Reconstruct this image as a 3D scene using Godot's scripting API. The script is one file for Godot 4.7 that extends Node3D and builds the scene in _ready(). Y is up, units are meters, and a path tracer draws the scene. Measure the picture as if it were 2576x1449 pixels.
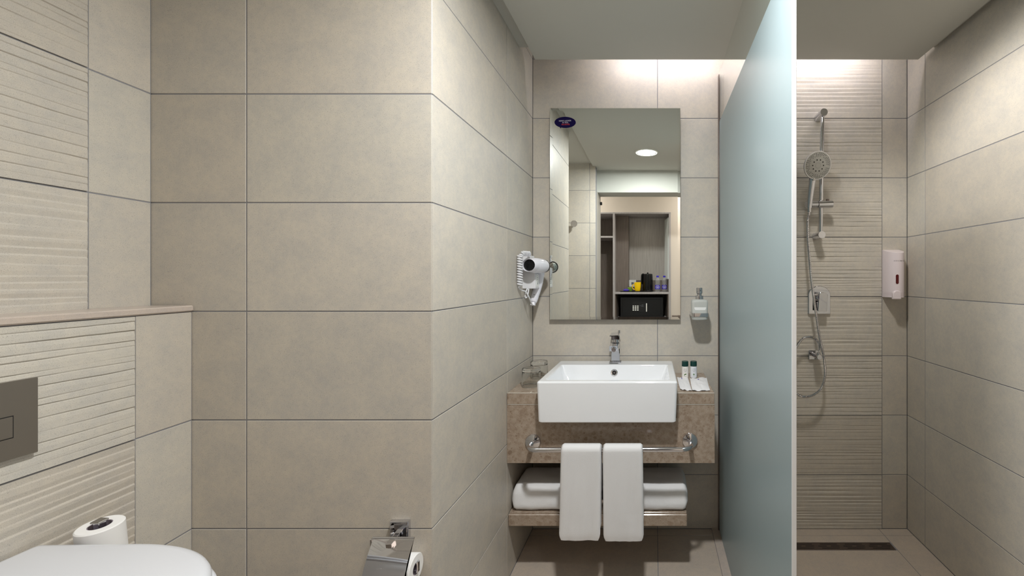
extends Node3D
# A small hotel bathroom: vanity with a semi-recessed basin, toilet nook on the left, glazed shower on the right, a dressing corridor behind the camera that the mirror shows.
# x runs right, y up; depth d is counted away from the camera (z = -d). Units are metres.

const FOCAL := 1073.0            # focal length in pixels of the 2576 x 1449 frame
const EYE := 1.264
const BACK := 2.156              # far wall
const SIDE := -0.611             # wall left of the vanity
const NOOK := 1.177              # wall behind the paper holder
const RIGHT := 1.282             # shower side wall
const FRONT := 0.34              # wall beside the door
const PANEL_Y := 2.294
const CEIL_Y := 2.3206
const TURN := 0.0985             # the toilet wall is a little out of square (radians)
const ROWS := [0.0, 0.2737, 0.5737, 0.8737, 1.1737, 1.4737, 1.7737, 2.0737, 2.3206]

var rng := RandomNumberGenerator.new()
var origin := Vector3.ZERO
var verts := PackedVector3Array()
var M := {}
var tile_mats: Array = []
var font_plain := SystemFont.new()


func _ready() -> void:
	rng.seed = 7
	font_plain.font_names = PackedStringArray(["Droid Sans"])
	# ---- camera
	var cam := Camera3D.new()
	cam.name = "camera"
	cam.projection = Camera3D.PROJECTION_FRUSTUM
	cam.near = 0.05
	cam.far = 30.0
	cam.size = cam.near * 1449.0 / FOCAL
	cam.frustum_offset = Vector2(-356.0, -23.5) * cam.near / FOCAL
	cam.position = Vector3(0, EYE, 0)
	add_child(cam)
	cam.current = true
	# ---- environment and exposure
	var env := Environment.new()
	env.background_mode = Environment.BG_COLOR
	env.background_color = Color.BLACK
	env.tonemap_mode = Environment.TONE_MAPPER_LINEAR
	env.tonemap_exposure = 2.38
	env.sdfgi_enabled = true
	env.ssao_enabled = true
	env.ssil_enabled = true
	var we := WorldEnvironment.new()
	we.name = "environment"
	we.environment = env
	add_child(we)
	make_materials()
	# ---- lights
	downlight(Vector3(-0.057, PANEL_Y, -0.78), 1.08, Color(0.995, 1.0, 0.992), "round white recessed ceiling downlight over the middle of the bathroom")
	downlight(Vector3(0.62, PANEL_Y, -1.44), 0.32, Color(1.0, 0.985, 0.96), "unseen recessed ceiling downlight over the shower, tilted to light the right wall", 32.0)  # out of view; place and tilt chosen to light the right wall
	downlight(Vector3(0.72, 2.455, 0.38), 0.42, Color(1.0, 0.975, 0.95), "unseen downlight over the corridor, right of the wardrobe, lighting the cream wall and tea niche")  # out of view, placed to light the corridor wall and niche evenly
	downlight(Vector3(-1.05, 2.455, 0.38), 0.42, Color(1.0, 0.975, 0.95), "unseen downlight over the corridor, lighting the hanging space")  # out of view, placed to light the hanging space
	cove_tube(Vector3(0.06, 2.405, -1.972), 0.56, 0.052, "slim linear lamp hidden above the ceiling gap over the mirror")
	cove_tube(Vector3(0.80, 2.405, -1.972), 0.56, 0.052, "slim linear lamp hidden above the ceiling gap over the shower")
	# ---- structure
	build_shell()
	build_glass()
	build_corridor()
	# ---- things
	build_vanity()
	build_basin()
	build_faucet()
	build_mirror()
	build_counter_things()
	build_towels()
	build_soap_dispenser()
	build_hair_dryer()
	build_shower()
	build_gel_dispenser()
	build_toilet()
	build_paper_things()
	build_wardrobe()


# ------------------------------------------------------------------ helpers: shapes
func V(x: float, y: float, d: float) -> Vector3:
	return Vector3(x, y, -d)


func emit(t: PackedVector3Array) -> void:
	# triangles wound alike; turned so that the solid's faces look outwards, then added to the part under way
	var mid := Vector3.ZERO
	for p in t:
		mid += p
	mid /= maxf(t.size(), 1)
	var volume := 0.0
	for i in range(0, t.size(), 3):
		volume += (t[i] - mid).dot((t[i + 1] - mid).cross(t[i + 2] - mid))
	if volume < 0.0:
		for i in range(0, t.size(), 3):
			var k := t[i + 1]
			t[i + 1] = t[i + 2]
			t[i + 2] = k
	verts.append_array(t)


func put(t: PackedVector3Array, a: Vector3, b: Vector3, c: Vector3, d: Vector3) -> void:
	t.append(a); t.append(b); t.append(c); t.append(a); t.append(c); t.append(d)


func box(c: Vector3, s: Vector3, ch := 0.0, basis := Basis.IDENTITY) -> void:
	var h := s / 2.0
	ch = minf(ch, minf(h.x, minf(h.y, h.z)) * 0.9)
	var t := PackedVector3Array()
	var quads: Array = []
	if ch <= 0.0:
		for a in 3:
			for sg in [-1.0, 1.0]:
				quads.append([corner(h, a, sg, -1, -1, 0.0), corner(h, a, sg, 1, -1, 0.0), corner(h, a, sg, 1, 1, 0.0), corner(h, a, sg, -1, 1, 0.0)])
	else:
		for a in 3:
			for sg in [-1.0, 1.0]:
				quads.append([corner(h, a, sg, -1, -1, ch), corner(h, a, sg, 1, -1, ch), corner(h, a, sg, 1, 1, ch), corner(h, a, sg, -1, 1, ch)])
		for a in 3:       # edges along axis a
			var b := (a + 1) % 3
			var c2 := (a + 2) % 3
			for sb in [-1.0, 1.0]:
				for sc in [-1.0, 1.0]:
					var e: Array = []
					for q in [[b, -1.0], [b, 1.0], [c2, 1.0], [c2, -1.0]]:
						var v := Vector3.ZERO
						v[a] = q[1] * (h[a] - ch)
						v[b] = sb * (h[b] if q[0] == b else h[b] - ch)
						v[c2] = sc * (h[c2] if q[0] == c2 else h[c2] - ch)
						e.append(v)
					quads.append(e)
		for sx in [-1.0, 1.0]:
			for sy in [-1.0, 1.0]:
				for sz in [-1.0, 1.0]:
					var sgn := Vector3(sx, sy, sz)
					var tr: Array = []
					for a in 3:
						var v := Vector3(h.x - ch, h.y - ch, h.z - ch)
						v[a] = h[a]
						tr.append(v * sgn)
					quads.append(tr)
	for q in quads:
		var n: Vector3 = (q[1] - q[0]).cross(q[2] - q[0])
		var m: Vector3 = q[0] + q[1] + q[2]
		if n.dot(m) < 0.0:
			q.reverse()
		for k in range(1, q.size() - 1):
			t.append(c + basis * q[0]); t.append(c + basis * q[k]); t.append(c + basis * q[k + 1])
	verts.append_array(t)


func corner(h: Vector3, a: int, sg: float, sb: float, sc: float, ch: float) -> Vector3:
	var v := Vector3.ZERO
	v[a] = sg * h[a]
	v[(a + 1) % 3] = sb * (h[(a + 1) % 3] - ch)
	v[(a + 2) % 3] = sc * (h[(a + 2) % 3] - ch)
	return v


func span(x0: float, x1: float, y0: float, y1: float, d0: float, d1: float, ch := 0.0) -> void:
	box(V((x0 + x1) / 2, (y0 + y1) / 2, (d0 + d1) / 2), Vector3(absf(x1 - x0), absf(y1 - y0), absf(d1 - d0)), ch)


func loft(rings: Array, cap0 := true, cap1 := true, round_trip := false) -> void:
	# rings of equally many points, each closed; consecutive rings are joined
	var t := PackedVector3Array()
	var n: int = rings[0].size()
	var last := rings.size() if round_trip else rings.size() - 1
	for r in last:
		var a: PackedVector3Array = rings[r]
		var b: PackedVector3Array = rings[(r + 1) % rings.size()]
		for i in n:
			var j := (i + 1) % n
			put(t, a[i], a[j], b[j], b[i])
	if not round_trip:
		for e in [[cap0, 0], [cap1, rings.size() - 1]]:
			if not e[0]:
				continue
			var ring: PackedVector3Array = rings[e[1]]
			var mid := Vector3.ZERO
			for p in ring:
				mid += p / n
			for i in n:
				var j := (i + 1) % n
				if e[1] == 0:
					t.append(mid); t.append(ring[j]); t.append(ring[i])
				else:
					t.append(mid); t.append(ring[i]); t.append(ring[j])
	emit(t)


func lathe(profile: Array, xf: Transform3D, n := 32) -> void:
	# profile of [radius, height] pairs round the local y axis; closed by discs where it ends off the axis
	var rings: Array = []
	for p in profile:
		var ring := PackedVector3Array()
		for i in n:
			var a := TAU * i / n
			ring.append(xf * Vector3(maxf(p[0], 1e-5) * cos(a), p[1], maxf(p[0], 1e-5) * sin(a)))
		rings.append(ring)
	loft(rings)


func ring_lathe(profile: Array, xf: Transform3D, n := 32) -> void:
	# a closed outline turned round the axis (a tube wall, a roll with its hole)
	var rings: Array = []
	for p in profile:
		var ring := PackedVector3Array()
		for i in n:
			var a := TAU * i / n
			ring.append(xf * Vector3(p[0] * cos(a), p[1], p[0] * sin(a)))
		rings.append(ring)
	loft(rings, false, false, true)


func upright(at: Vector3) -> Transform3D:
	return Transform3D(Basis.IDENTITY, at)


func axis(at: Vector3, dir: Vector3) -> Transform3D:
	# local y along dir
	var y := dir.normalized()
	var x := (Vector3.RIGHT if absf(y.x) < 0.9 else Vector3.UP)
	x = (x - y * x.dot(y)).normalized()
	return Transform3D(Basis(x, y, x.cross(y)), at)


func rod(a: Vector3, b: Vector3, r: float, n := 24, ch := 0.0) -> void:
	var l := a.distance_to(b)
	if ch > 0.0:
		lathe([[r - ch, 0.0], [r, ch], [r, l - ch], [r - ch, l]], axis(a, b - a), n)
	else:
		lathe([[r, 0.0], [r, l]], axis(a, b - a), n)


func tube(points: Array, r: Variant, n := 12, ends := true, squash := 1.0) -> void:
	# r is one radius or one for each point; squash narrows the section across
	var rings: Array = []
	var up := Vector3.UP
	for i in points.size():
		var d: Vector3 = (points[mini(i + 1, points.size() - 1)] - points[maxi(i - 1, 0)]).normalized()
		if i == 0 and absf(d.dot(up)) > 0.9:
			up = Vector3.RIGHT
		up = (up - d * up.dot(d)).normalized()
		var s := d.cross(up)
		var ring := PackedVector3Array()
		for k in n:
			var a := TAU * k / n
			ring.append(points[i] + (up * cos(a) + s * sin(a) * squash) * (r[i] if r is Array else r))
		rings.append(ring)
	loft(rings, ends, ends)


func smooth(points: Array, per := 8) -> Array:
	# a Catmull-Rom run through the points
	var out: Array = []
	for i in points.size() - 1:
		var a: Vector3 = points[maxi(i - 1, 0)]
		var b: Vector3 = points[i]
		var c: Vector3 = points[i + 1]
		var d: Vector3 = points[mini(i + 2, points.size() - 1)]
		for k in per:
			out.append(b.cubic_interpolate(c, a, d, float(k) / per))
	out.append(points[-1])
	return out


func prism(poly: PackedVector2Array, xf: Transform3D, depth: float, ch := 0.0) -> void:
	# a flat outline given thickness along local z, its front edge broken by a chamfer
	var rings: Array = []
	var steps := [[0.0, 0.0], [depth, 0.0]] if ch <= 0.0 else [[0.0, 0.0], [depth - ch, 0.0], [depth, ch]]
	var front := poly
	var t := PackedVector3Array()
	for s in steps:
		var q := poly
		if s[1] > 0.0:
			q = inset(poly, s[1])
		front = q
		var ring := PackedVector3Array()
		for p in q:
			ring.append(xf * Vector3(p.x, p.y, s[0]))
		rings.append(ring)
	var n := poly.size()
	for r in rings.size() - 1:
		for i in n:
			var j := (i + 1) % n
			put(t, rings[r][i], rings[r][j], rings[r + 1][j], rings[r + 1][i])
	var idx := Geometry2D.triangulate_polygon(poly)
	var ccw := not Geometry2D.is_polygon_clockwise(poly)
	for k in range(0, idx.size(), 3):
		var o := [idx[k], idx[k + 1], idx[k + 2]]
		var area := (poly[o[1]] - poly[o[0]]).cross(poly[o[2]] - poly[o[0]])
		if (area > 0.0) != ccw:
			o.reverse()
		for m in o:
			t.append(xf * Vector3(front[m].x, front[m].y, steps[-1][0]))
		o.reverse()
		for m in o:
			t.append(xf * Vector3(poly[m].x, poly[m].y, 0.0))
	emit(t)


func inset(poly: PackedVector2Array, by: float) -> PackedVector2Array:
	var out := PackedVector2Array()
	var n := poly.size()
	var sign_ := 1.0 if Geometry2D.is_polygon_clockwise(poly) else -1.0
	for i in n:
		var a := (poly[i] - poly[(i + n - 1) % n]).normalized()
		var b := (poly[(i + 1) % n] - poly[i]).normalized()
		var na := Vector2(a.y, -a.x) * sign_
		var nb := Vector2(b.y, -b.x) * sign_
		var m := (na + nb).normalized()
		out.append(poly[i] + m * by / maxf(m.dot(na), 0.4))
	return out


func rrect(w: float, h: float, r: float, n := 5) -> PackedVector2Array:
	# rounded rectangle about the origin, anticlockwise
	var out := PackedVector2Array()
	for q in 4:
		var c := Vector2((w / 2 - r) * (1 if q in [0, 3] else -1), (h / 2 - r) * (1 if q < 2 else -1))
		for k in n + 1:
			var a := PI / 2 * (q + float(k) / n)
			out.append(c + Vector2(cos(a), sin(a)) * r)
	return out


func disc(w: float, h: float, n := 32) -> PackedVector2Array:
	var out := PackedVector2Array()
	for k in n:
		out.append(Vector2(w / 2 * cos(TAU * k / n), h / 2 * sin(TAU * k / n)))
	return out


func flat_ring(x0: float, x1: float, d0: float, d1: float, r: float, y: float, n := 6) -> PackedVector3Array:
	var out := PackedVector3Array()
	for p in rrect(x1 - x0, d1 - d0, r, n):
		out.append(V((x0 + x1) / 2 + p.x, y, (d0 + d1) / 2 + p.y))
	return out


# ------------------------------------------------------------------ helpers: nodes
func mesh_of(crease := 38.0) -> ArrayMesh:
	# the part under way as a mesh; normals are smoothed across edges flatter than the crease angle
	var n := verts.size()
	var fn := PackedVector3Array()
	var at := {}
	for i in range(0, n, 3):
		var c := (verts[i + 1] - verts[i]).cross(verts[i + 2] - verts[i])
		fn.append(c)
		for k in 3:
			var key := Vector3i((verts[i + k] * 50000.0).round())
			if not at.has(key):
				at[key] = PackedInt32Array()
			at[key].append(i / 3)
	var limit := cos(deg_to_rad(crease))
	var out := PackedVector3Array()
	var nor := PackedVector3Array()
	for i in range(0, n, 3):
		var own := fn[i / 3].normalized()
		if fn[i / 3].length_squared() < 1e-18:
			continue
		for k in [0, 2, 1]:
			var sum := Vector3.ZERO
			for f in at[Vector3i((verts[i + k] * 50000.0).round())]:
				if fn[f].normalized().dot(own) > limit:
					sum += fn[f]
			out.append(verts[i + k] - origin)
			nor.append(sum.normalized() if sum.length_squared() > 1e-20 else own)
	var arrays := []
	arrays.resize(Mesh.ARRAY_MAX)
	arrays[Mesh.ARRAY_VERTEX] = out
	arrays[Mesh.ARRAY_NORMAL] = nor
	var m := ArrayMesh.new()
	m.add_surface_from_arrays(Mesh.PRIMITIVE_TRIANGLES, arrays)
	verts = PackedVector3Array()
	return m


func numbered(called: String) -> String:
	if not has_node(NodePath(called)):
		return called
	var k := 1
	while has_node(NodePath("%s_%03d" % [called, k])):
		k += 1
	return "%s_%03d" % [called, k]


func obj(called: String, mat: Material, parent: Node = self, crease := 38.0) -> MeshInstance3D:
	return show_mesh(called, mesh_of(crease), mat, parent)


func show_mesh(called: String, m: Mesh, mat: Material, parent: Node = self) -> MeshInstance3D:
	var o := MeshInstance3D.new()
	o.name = numbered(called) if parent == self else called
	o.mesh = m
	o.material_override = mat
	o.cast_shadow = GeometryInstance3D.SHADOW_CASTING_SETTING_ON
	if parent == self:
		o.position = origin
	parent.add_child(o, true)
	return o


func thing(called: String, label: String, category: String, at: Vector3, group := "") -> Node3D:
	# a thing's root at its base; its parts are then built in world coordinates (origin is taken off)
	var o := Node3D.new()
	o.name = numbered(called)
	o.position = at
	add_child(o)
	origin = at
	tag(o, label, category, group)
	return o


func tag(o: Node, label: String, category: String, group := "") -> void:
	o.set_meta("label", label)
	o.set_meta("category", category)
	if group:
		o.set_meta("group", group)


func copy(o: Node3D, at: Vector3, label: String, turn := 0.0) -> Node3D:
	var c: Node3D = o.duplicate()
	c.name = numbered(String(o.name).rstrip("0123456789").rstrip("_"))
	add_child(c)
	c.position = at
	c.rotation.y += turn
	c.set_meta("label", label)
	return c


func struct(called: String, mat: Material, label := "") -> MeshInstance3D:
	origin = Vector3.ZERO
	var o := obj(called, mat)
	o.set_meta("kind", "structure")
	if label:
		o.set_meta("label", label)
	return o


func words(called: String, text: String, height: float, at: Vector3, mat: Material, parent: Node3D, turn := Vector3.ZERO, bold := false, stretch := 1.0) -> MeshInstance3D:
	# raised print, as tall as height from baseline to the top of a capital
	var t := TextMesh.new()
	t.text = text
	t.font = font_plain
	t.font_size = 64
	t.pixel_size = height / 46.0
	t.depth = 0.0003
	t.horizontal_alignment = HORIZONTAL_ALIGNMENT_CENTER
	t.vertical_alignment = VERTICAL_ALIGNMENT_CENTER
	var o := show_mesh(called, t, mat, parent)
	o.position = at - origin
	o.rotation = turn
	o.scale = Vector3(stretch, 1, 1)
	return o


# ------------------------------------------------------------------ materials
func paint(color: Color, rough := 0.5, metal := 0.0, spec := 0.5) -> StandardMaterial3D:
	var m := StandardMaterial3D.new()
	m.albedo_color = color
	m.roughness = rough
	m.metallic = metal
	m.metallic_specular = spec
	return m


func noise_bytes(size: int, freq: float, seed_: int, kind := FastNoiseLite.TYPE_SIMPLEX_SMOOTH, octaves := 3) -> PackedByteArray:
	var n := FastNoiseLite.new()
	n.seed = seed_
	n.noise_type = kind
	n.frequency = freq
	n.fractal_type = FastNoiseLite.FRACTAL_FBM if octaves > 1 else FastNoiseLite.FRACTAL_NONE
	n.fractal_octaves = octaves
	if kind == FastNoiseLite.TYPE_CELLULAR:
		n.cellular_return_type = FastNoiseLite.RETURN_DISTANCE
	var im := n.get_image(size, size) if freq > 0.1 else n.get_seamless_image(size, size, false, false, 0.12)
	im.convert(Image.FORMAT_L8)
	return im.get_data()


func texture_of(size: int, data: PackedByteArray) -> ImageTexture:
	return ImageTexture.create_from_image(Image.create_from_data(size, size, false, Image.FORMAT_RGB8, data))


func grain_textures() -> Array:
	# the tiles' limestone look: faint clouds, fine grain, dark and pale specks; and the same grain as relief
	var size := 1024
	var cloud := noise_bytes(size, 0.006, 3, FastNoiseLite.TYPE_SIMPLEX_SMOOTH, 4)
	var grain := noise_bytes(size, 0.42, 5, FastNoiseLite.TYPE_SIMPLEX_SMOOTH, 2)
	var scratch := noise_bytes(size, 0.03, 9, FastNoiseLite.TYPE_SIMPLEX_SMOOTH, 3)
	var r := RandomNumberGenerator.new()
	r.seed = 11
	var data := PackedByteArray()
	data.resize(size * size * 3)
	var rough := PackedByteArray()
	rough.resize(size * size)
	for i in size * size:
		var g := (grain[i] - 128) / 128.0
		var c := (cloud[i] - 128) / 128.0
		var s := (scratch[i] - 128) / 128.0
		var k := 0.94 + 0.026 * c + 0.10 * g + 0.02 * s
		var p := r.randf()
		if p < 0.010:
			k *= 0.66
		elif p < 0.012:
			k *= 1.07
		var warm := 0.010 * s + 0.012 * c
		data[3 * i] = clampi(int(255 * k * (1.0 + warm * 0.5)), 0, 255)
		data[3 * i + 1] = clampi(int(255 * k), 0, 255)
		data[3 * i + 2] = clampi(int(255 * k * (1.0 - warm)), 0, 255)
		rough[i] = clampi(int(128 + 70 * g + (p - 0.5) * 30), 0, 255)
	var h := Image.create_from_data(size, size, false, Image.FORMAT_L8, rough)
	return [texture_of(size, data), ImageTexture.create_from_image(h)]


func stone_texture(seed_: int) -> ImageTexture:
	# brown conglomerate marble: darker rounded pebbles of many sizes in a speckled, faintly veined ground
	var size := 1024
	var vein := noise_bytes(size, 0.02, seed_ + 2, FastNoiseLite.TYPE_SIMPLEX_SMOOTH, 5)
	var fine := noise_bytes(size, 0.16, seed_ + 3, FastNoiseLite.TYPE_SIMPLEX_SMOOTH, 3)
	var wob := noise_bytes(size, 0.035, seed_ + 4, FastNoiseLite.TYPE_SIMPLEX_SMOOTH, 3)
	var r := RandomNumberGenerator.new()
	r.seed = seed_
	var depth := PackedFloat32Array()
	depth.resize(size * size)
	for k in 1500:
		var rad := 3.6 * pow(r.randf_range(0.012, 1.0), -0.55)
		rad = minf(rad, 44.0)
		var cx := r.randf_range(0, size)
		var cy := r.randf_range(0, size)
		var asp := r.randf_range(0.65, 1.0)
		var turn := r.randf_range(0, PI)
		var dark := r.randf_range(0.15, 0.70) * (0.7 if rad > 20.0 else 1.0)
		var ca := cos(turn)
		var sa := sin(turn)
		var n := int(rad * 1.25) + 2
		for j in range(-n, n + 1):
			for i in range(-n, n + 1):
				var p := posmod(int(cy) + j, size) * size + posmod(int(cx) + i, size)
				var u := (i * ca + j * sa) / rad
				var v := (-i * sa + j * ca) / (rad * asp)
				var q := u * u + v * v + (wob[p] - 128) / 128.0 * 0.75
				if q < 1.0:
					depth[p] = maxf(depth[p], dark * smoothstep(1.0, 0.86, q))
	var data := PackedByteArray()
	data.resize(size * size * 3)
	var pale := Vector3(172, 156, 140)
	var deep := Vector3(134, 113, 95)
	for i in size * size:
		var w := (fine[i] - 128) / 128.0
		var v := (vein[i] - 128) / 128.0
		var k := clampf(0.16 + depth[i] * 0.75 + 0.35 * v, 0.0, 1.0)
		if absf(v) < 0.02 and depth[i] < 0.1:
			k *= 0.5
		var c := pale.lerp(deep, k) * (1.0 + 0.12 * w * (1.0 - 0.6 * depth[i]))
		data[3 * i] = clampi(int(c.x), 0, 255)
		data[3 * i + 1] = clampi(int(c.y), 0, 255)
		data[3 * i + 2] = clampi(int(c.z), 0, 255)
	return texture_of(size, data)


func fibre_texture() -> ImageTexture:
	# terry loops, as relief
	var size := 512
	var a := noise_bytes(size, 0.11, 21, FastNoiseLite.TYPE_SIMPLEX_SMOOTH, 2)
	var b := noise_bytes(size, 0.28, 22, FastNoiseLite.TYPE_SIMPLEX_SMOOTH, 1)
	var d := PackedByteArray()
	d.resize(size * size)
	for i in size * size:
		d[i] = clampi(int(0.55 * a[i] + 0.45 * b[i]), 0, 255)
	return ImageTexture.create_from_image(Image.create_from_data(size, size, false, Image.FORMAT_L8, d))


func soft_texture() -> ImageTexture:
	var size := 512
	var b := noise_bytes(size, 0.28, 22, FastNoiseLite.TYPE_SIMPLEX_SMOOTH, 1)
	var d := PackedByteArray()
	d.resize(size * size * 3)
	for i in size * size:
		for k in 3:
			d[3 * i + k] = clampi(int(248 + (b[i] - 128) * 0.10), 0, 255)
	return texture_of(size, d)


func wood_texture(c0: Color, c1: Color, seed_: int) -> ImageTexture:
	var size := 512
	var n := FastNoiseLite.new()
	n.seed = seed_
	n.frequency = 0.02
	n.fractal_octaves = 4
	var im := Image.create(size, size, false, Image.FORMAT_RGB8)
	for y in size:
		for x in size:
			var k := 0.5 + 0.5 * n.get_noise_2d(x * 3.2, y * 0.18) + 0.12 * n.get_noise_2d(x * 14.0, y * 1.5)
			im.set_pixel(x, y, c0.lerp(c1, clampf(k, 0, 1)))
	return ImageTexture.create_from_image(im)


func triplanar(m: StandardMaterial3D, repeat: float, offset := Vector3.ZERO, world := true) -> StandardMaterial3D:
	m.uv1_triplanar = true
	m.uv1_world_triplanar = world
	m.uv1_scale = Vector3.ONE / repeat
	m.uv1_offset = offset
	return m


func make_materials() -> void:
	var g := grain_textures()
	var tints := [Color8(215, 207, 195), Color8(212, 205, 194), Color8(217, 210, 199), Color8(210, 202, 190), Color8(214, 208, 197)]
	for i in tints.size():
		var m := paint(tints[i], 0.42, 0.0, 0.45)
		m.albedo_texture = g[0]
		m.heightmap_enabled = true
		m.heightmap_texture = g[1]
		m.heightmap_scale = 0.014
		tile_mats.append(triplanar(m, 0.72, Vector3(0.37 * i, 0.61 * i, 0.23 * i)))
	M.grout = paint(Color8(138, 138, 142), 0.9)
	M.ceiling = paint(Color8(201, 200, 193), 0.85, 0.0, 0.2)
	M.white_wall = paint(Color8(196, 198, 192), 0.8, 0.0, 0.3)
	var fl := paint(Color8(206, 192, 178), 0.35, 0.0, 0.5)
	fl.albedo_texture = g[0]
	M.floor = triplanar(fl, 0.9, Vector3(0.3, 0.1, 0.7))
	var st := paint(Color(1, 1, 1), 0.16, 0.0, 0.5)
	st.albedo_texture = stone_texture(40)
	M.stone = triplanar(st, 0.55)
	var lg := paint(Color8(208, 194, 183), 0.25, 0.0, 0.5)
	lg.albedo_texture = g[0]
	M.ledge = triplanar(lg, 0.5)
	M.sealant = paint(Color8(212, 206, 196), 0.6)
	M.ceramic = paint(Color8(244, 246, 250), 0.06, 0.0, 0.55)
	M.ceramic.clearcoat_enabled = true
	M.ceramic.clearcoat = 0.5
	M.ceramic.clearcoat_roughness = 0.03
	M.seat = paint(Color8(222, 224, 230), 0.22, 0.0, 0.5)
	M.chrome = paint(Color8(214, 214, 218), 0.05, 1.0)
	M.satin = paint(Color8(168, 166, 163), 0.26, 1.0)
	M.steel = paint(Color8(196, 194, 190), 0.22, 1.0)
	M.dark_steel = paint(Color8(120, 108, 102), 0.35, 0.9)
	M.satin_face = paint(Color8(168, 166, 160), 0.35, 0.4)
	M.black_gloss = paint(Color8(10, 10, 11), 0.08)
	M.black_void = paint(Color8(14, 13, 14), 0.7)
	M.mirror = paint(Color8(249, 252, 249), 0.0, 1.0)
	M.mirror_edge = paint(Color8(150, 160, 155), 0.2, 0.6)
	M.white_plastic = paint(Color8(234, 234, 238), 0.25, 0.0, 0.5)
	M.pearl_plastic = paint(Color8(236, 235, 243), 0.16, 0.0, 0.6)
	M.pink_plastic = paint(Color8(238, 226, 230), 0.28, 0.0, 0.5)
	M.soap_window = paint(Color8(92, 18, 22), 0.2)
	M.grey_print = paint(Color8(110, 112, 118), 0.6)
	M.black_plastic = paint(Color8(16, 16, 18), 0.3, 0.0, 0.5)
	M.black_print = paint(Color8(40, 40, 44), 0.6)
	var tw := paint(Color8(252, 252, 254), 0.95, 0.0, 0.15)
	tw.heightmap_enabled = true
	tw.heightmap_texture = fibre_texture()
	tw.heightmap_scale = 0.13
	tw.albedo_texture = soft_texture()
	tw.rim_enabled = true
	tw.rim = 0.25
	M.terry = triplanar(tw, 0.09)
	M.paper = paint(Color8(244, 243, 242), 0.9, 0.0, 0.2)
	M.core = paint(Color8(150, 140, 150), 0.8)
	M.red_print = paint(Color8(170, 60, 60), 0.7)
	# frosted film on the shower glass: scatters on both faces and lets some light through
	M.frost = paint(Color8(170, 186, 191), 0.32, 0.0, 0.5)
	M.frost.backlight_enabled = true
	M.frost.backlight = Color(0.55, 0.61, 0.63)
	M.clear = paint(Color(0.78, 0.86, 0.84, 0.10), 0.02, 0.0, 0.5)
	M.clear.transparency = BaseMaterial3D.TRANSPARENCY_ALPHA
	M.glass_edge = paint(Color8(246, 247, 250), 0.35, 0.0, 0.5)
	M.tumbler = paint(Color(0.995, 1.0, 0.995, 0.0), 0.0, 0.0, 0.5)
	M.tumbler.transparency = BaseMaterial3D.TRANSPARENCY_ALPHA
	M.tumbler.refraction_enabled = true
	M.tumbler.refraction_scale = 0.05
	M.bottle_clear = paint(Color(0.9, 0.93, 0.95, 0.04), 0.05, 0.0, 0.5)
	M.bottle_clear.transparency = BaseMaterial3D.TRANSPARENCY_ALPHA
	M.frost_jar = paint(Color8(208, 211, 206), 0.4, 0.0, 0.5)
	M.frost_jar.backlight_enabled = true
	M.frost_jar.backlight = Color(0.9, 0.9, 0.9)
	M.liquid_soap = paint(Color8(246, 247, 246), 0.35)
	M.bottle_green = paint(Color8(12, 58, 54), 0.35)
	M.bottle_cream = paint(Color8(244, 239, 234), 0.35)
	M.bottle_white = paint(Color8(232, 234, 240), 0.35)
	M.leaf = paint(Color8(84, 124, 58), 0.6)
	M.sachet = paint(Color8(240, 238, 240), 0.45, 0.0, 0.4)
	M.purple = paint(Color8(104, 84, 178), 0.6)
	M.navy = paint(Color8(20, 12, 62), 0.7, 0.0, 0.2)
	M.lettering = paint(Color8(224, 222, 232), 0.6)
	M.red_lettering = paint(Color8(226, 60, 44), 0.6)
	M.cream_wall = paint(Color8(216, 205, 193), 0.8, 0.0, 0.3)
	var wd := paint(Color(1, 1, 1), 0.5, 0.0, 0.4)
	wd.albedo_texture = wood_texture(Color8(184, 179, 178), Color8(158, 153, 152), 31)
	M.grey_wood = triplanar(wd, 0.5)
	var bw := paint(Color(1, 1, 1), 0.5, 0.0, 0.4)
	bw.albedo_texture = wood_texture(Color8(132, 120, 112), Color8(108, 97, 90), 33)
	M.brown_wood = triplanar(bw, 0.5)
	var wp := paint(Color(1, 1, 1), 0.6, 0.0, 0.3)
	wp.albedo_texture = wood_texture(Color8(210, 203, 197), Color8(182, 175, 169), 35)
	M.wallpaper = triplanar(wp, 0.6)
	M.socket = paint(Color8(238, 238, 236), 0.4)
	M.mug = paint(Color8(250, 206, 12), 0.2, 0.0, 0.5)
	M.tea_green = paint(Color8(150, 190, 60), 0.5)
	M.tea_purple = paint(Color8(60, 44, 160), 0.5)
	M.cap_blue = paint(Color8(50, 40, 190), 0.4)
	M.label_blue = paint(Color8(60, 50, 170), 0.5)
	M.key = paint(Color8(228, 228, 224), 0.4)
	M.lamp_glow = paint(Color8(255, 255, 255), 0.5)
	M.lamp_glow.emission_enabled = true
	M.lamp_glow.emission = Color(1.0, 0.99, 0.96)
	M.lamp_glow.emission_energy_multiplier = 3.0
	M.door_lining = paint(Color8(178, 175, 168), 0.35)
	M.painted_reflection = paint(Color8(222, 228, 226), 0.2)  # bright reflection of the wardrobe's side mirror, painted as pale grey
	M.rubber_grey = paint(Color8(118, 118, 114), 0.6)
	M.trim_white = paint(Color8(232, 232, 226), 0.4)


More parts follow.
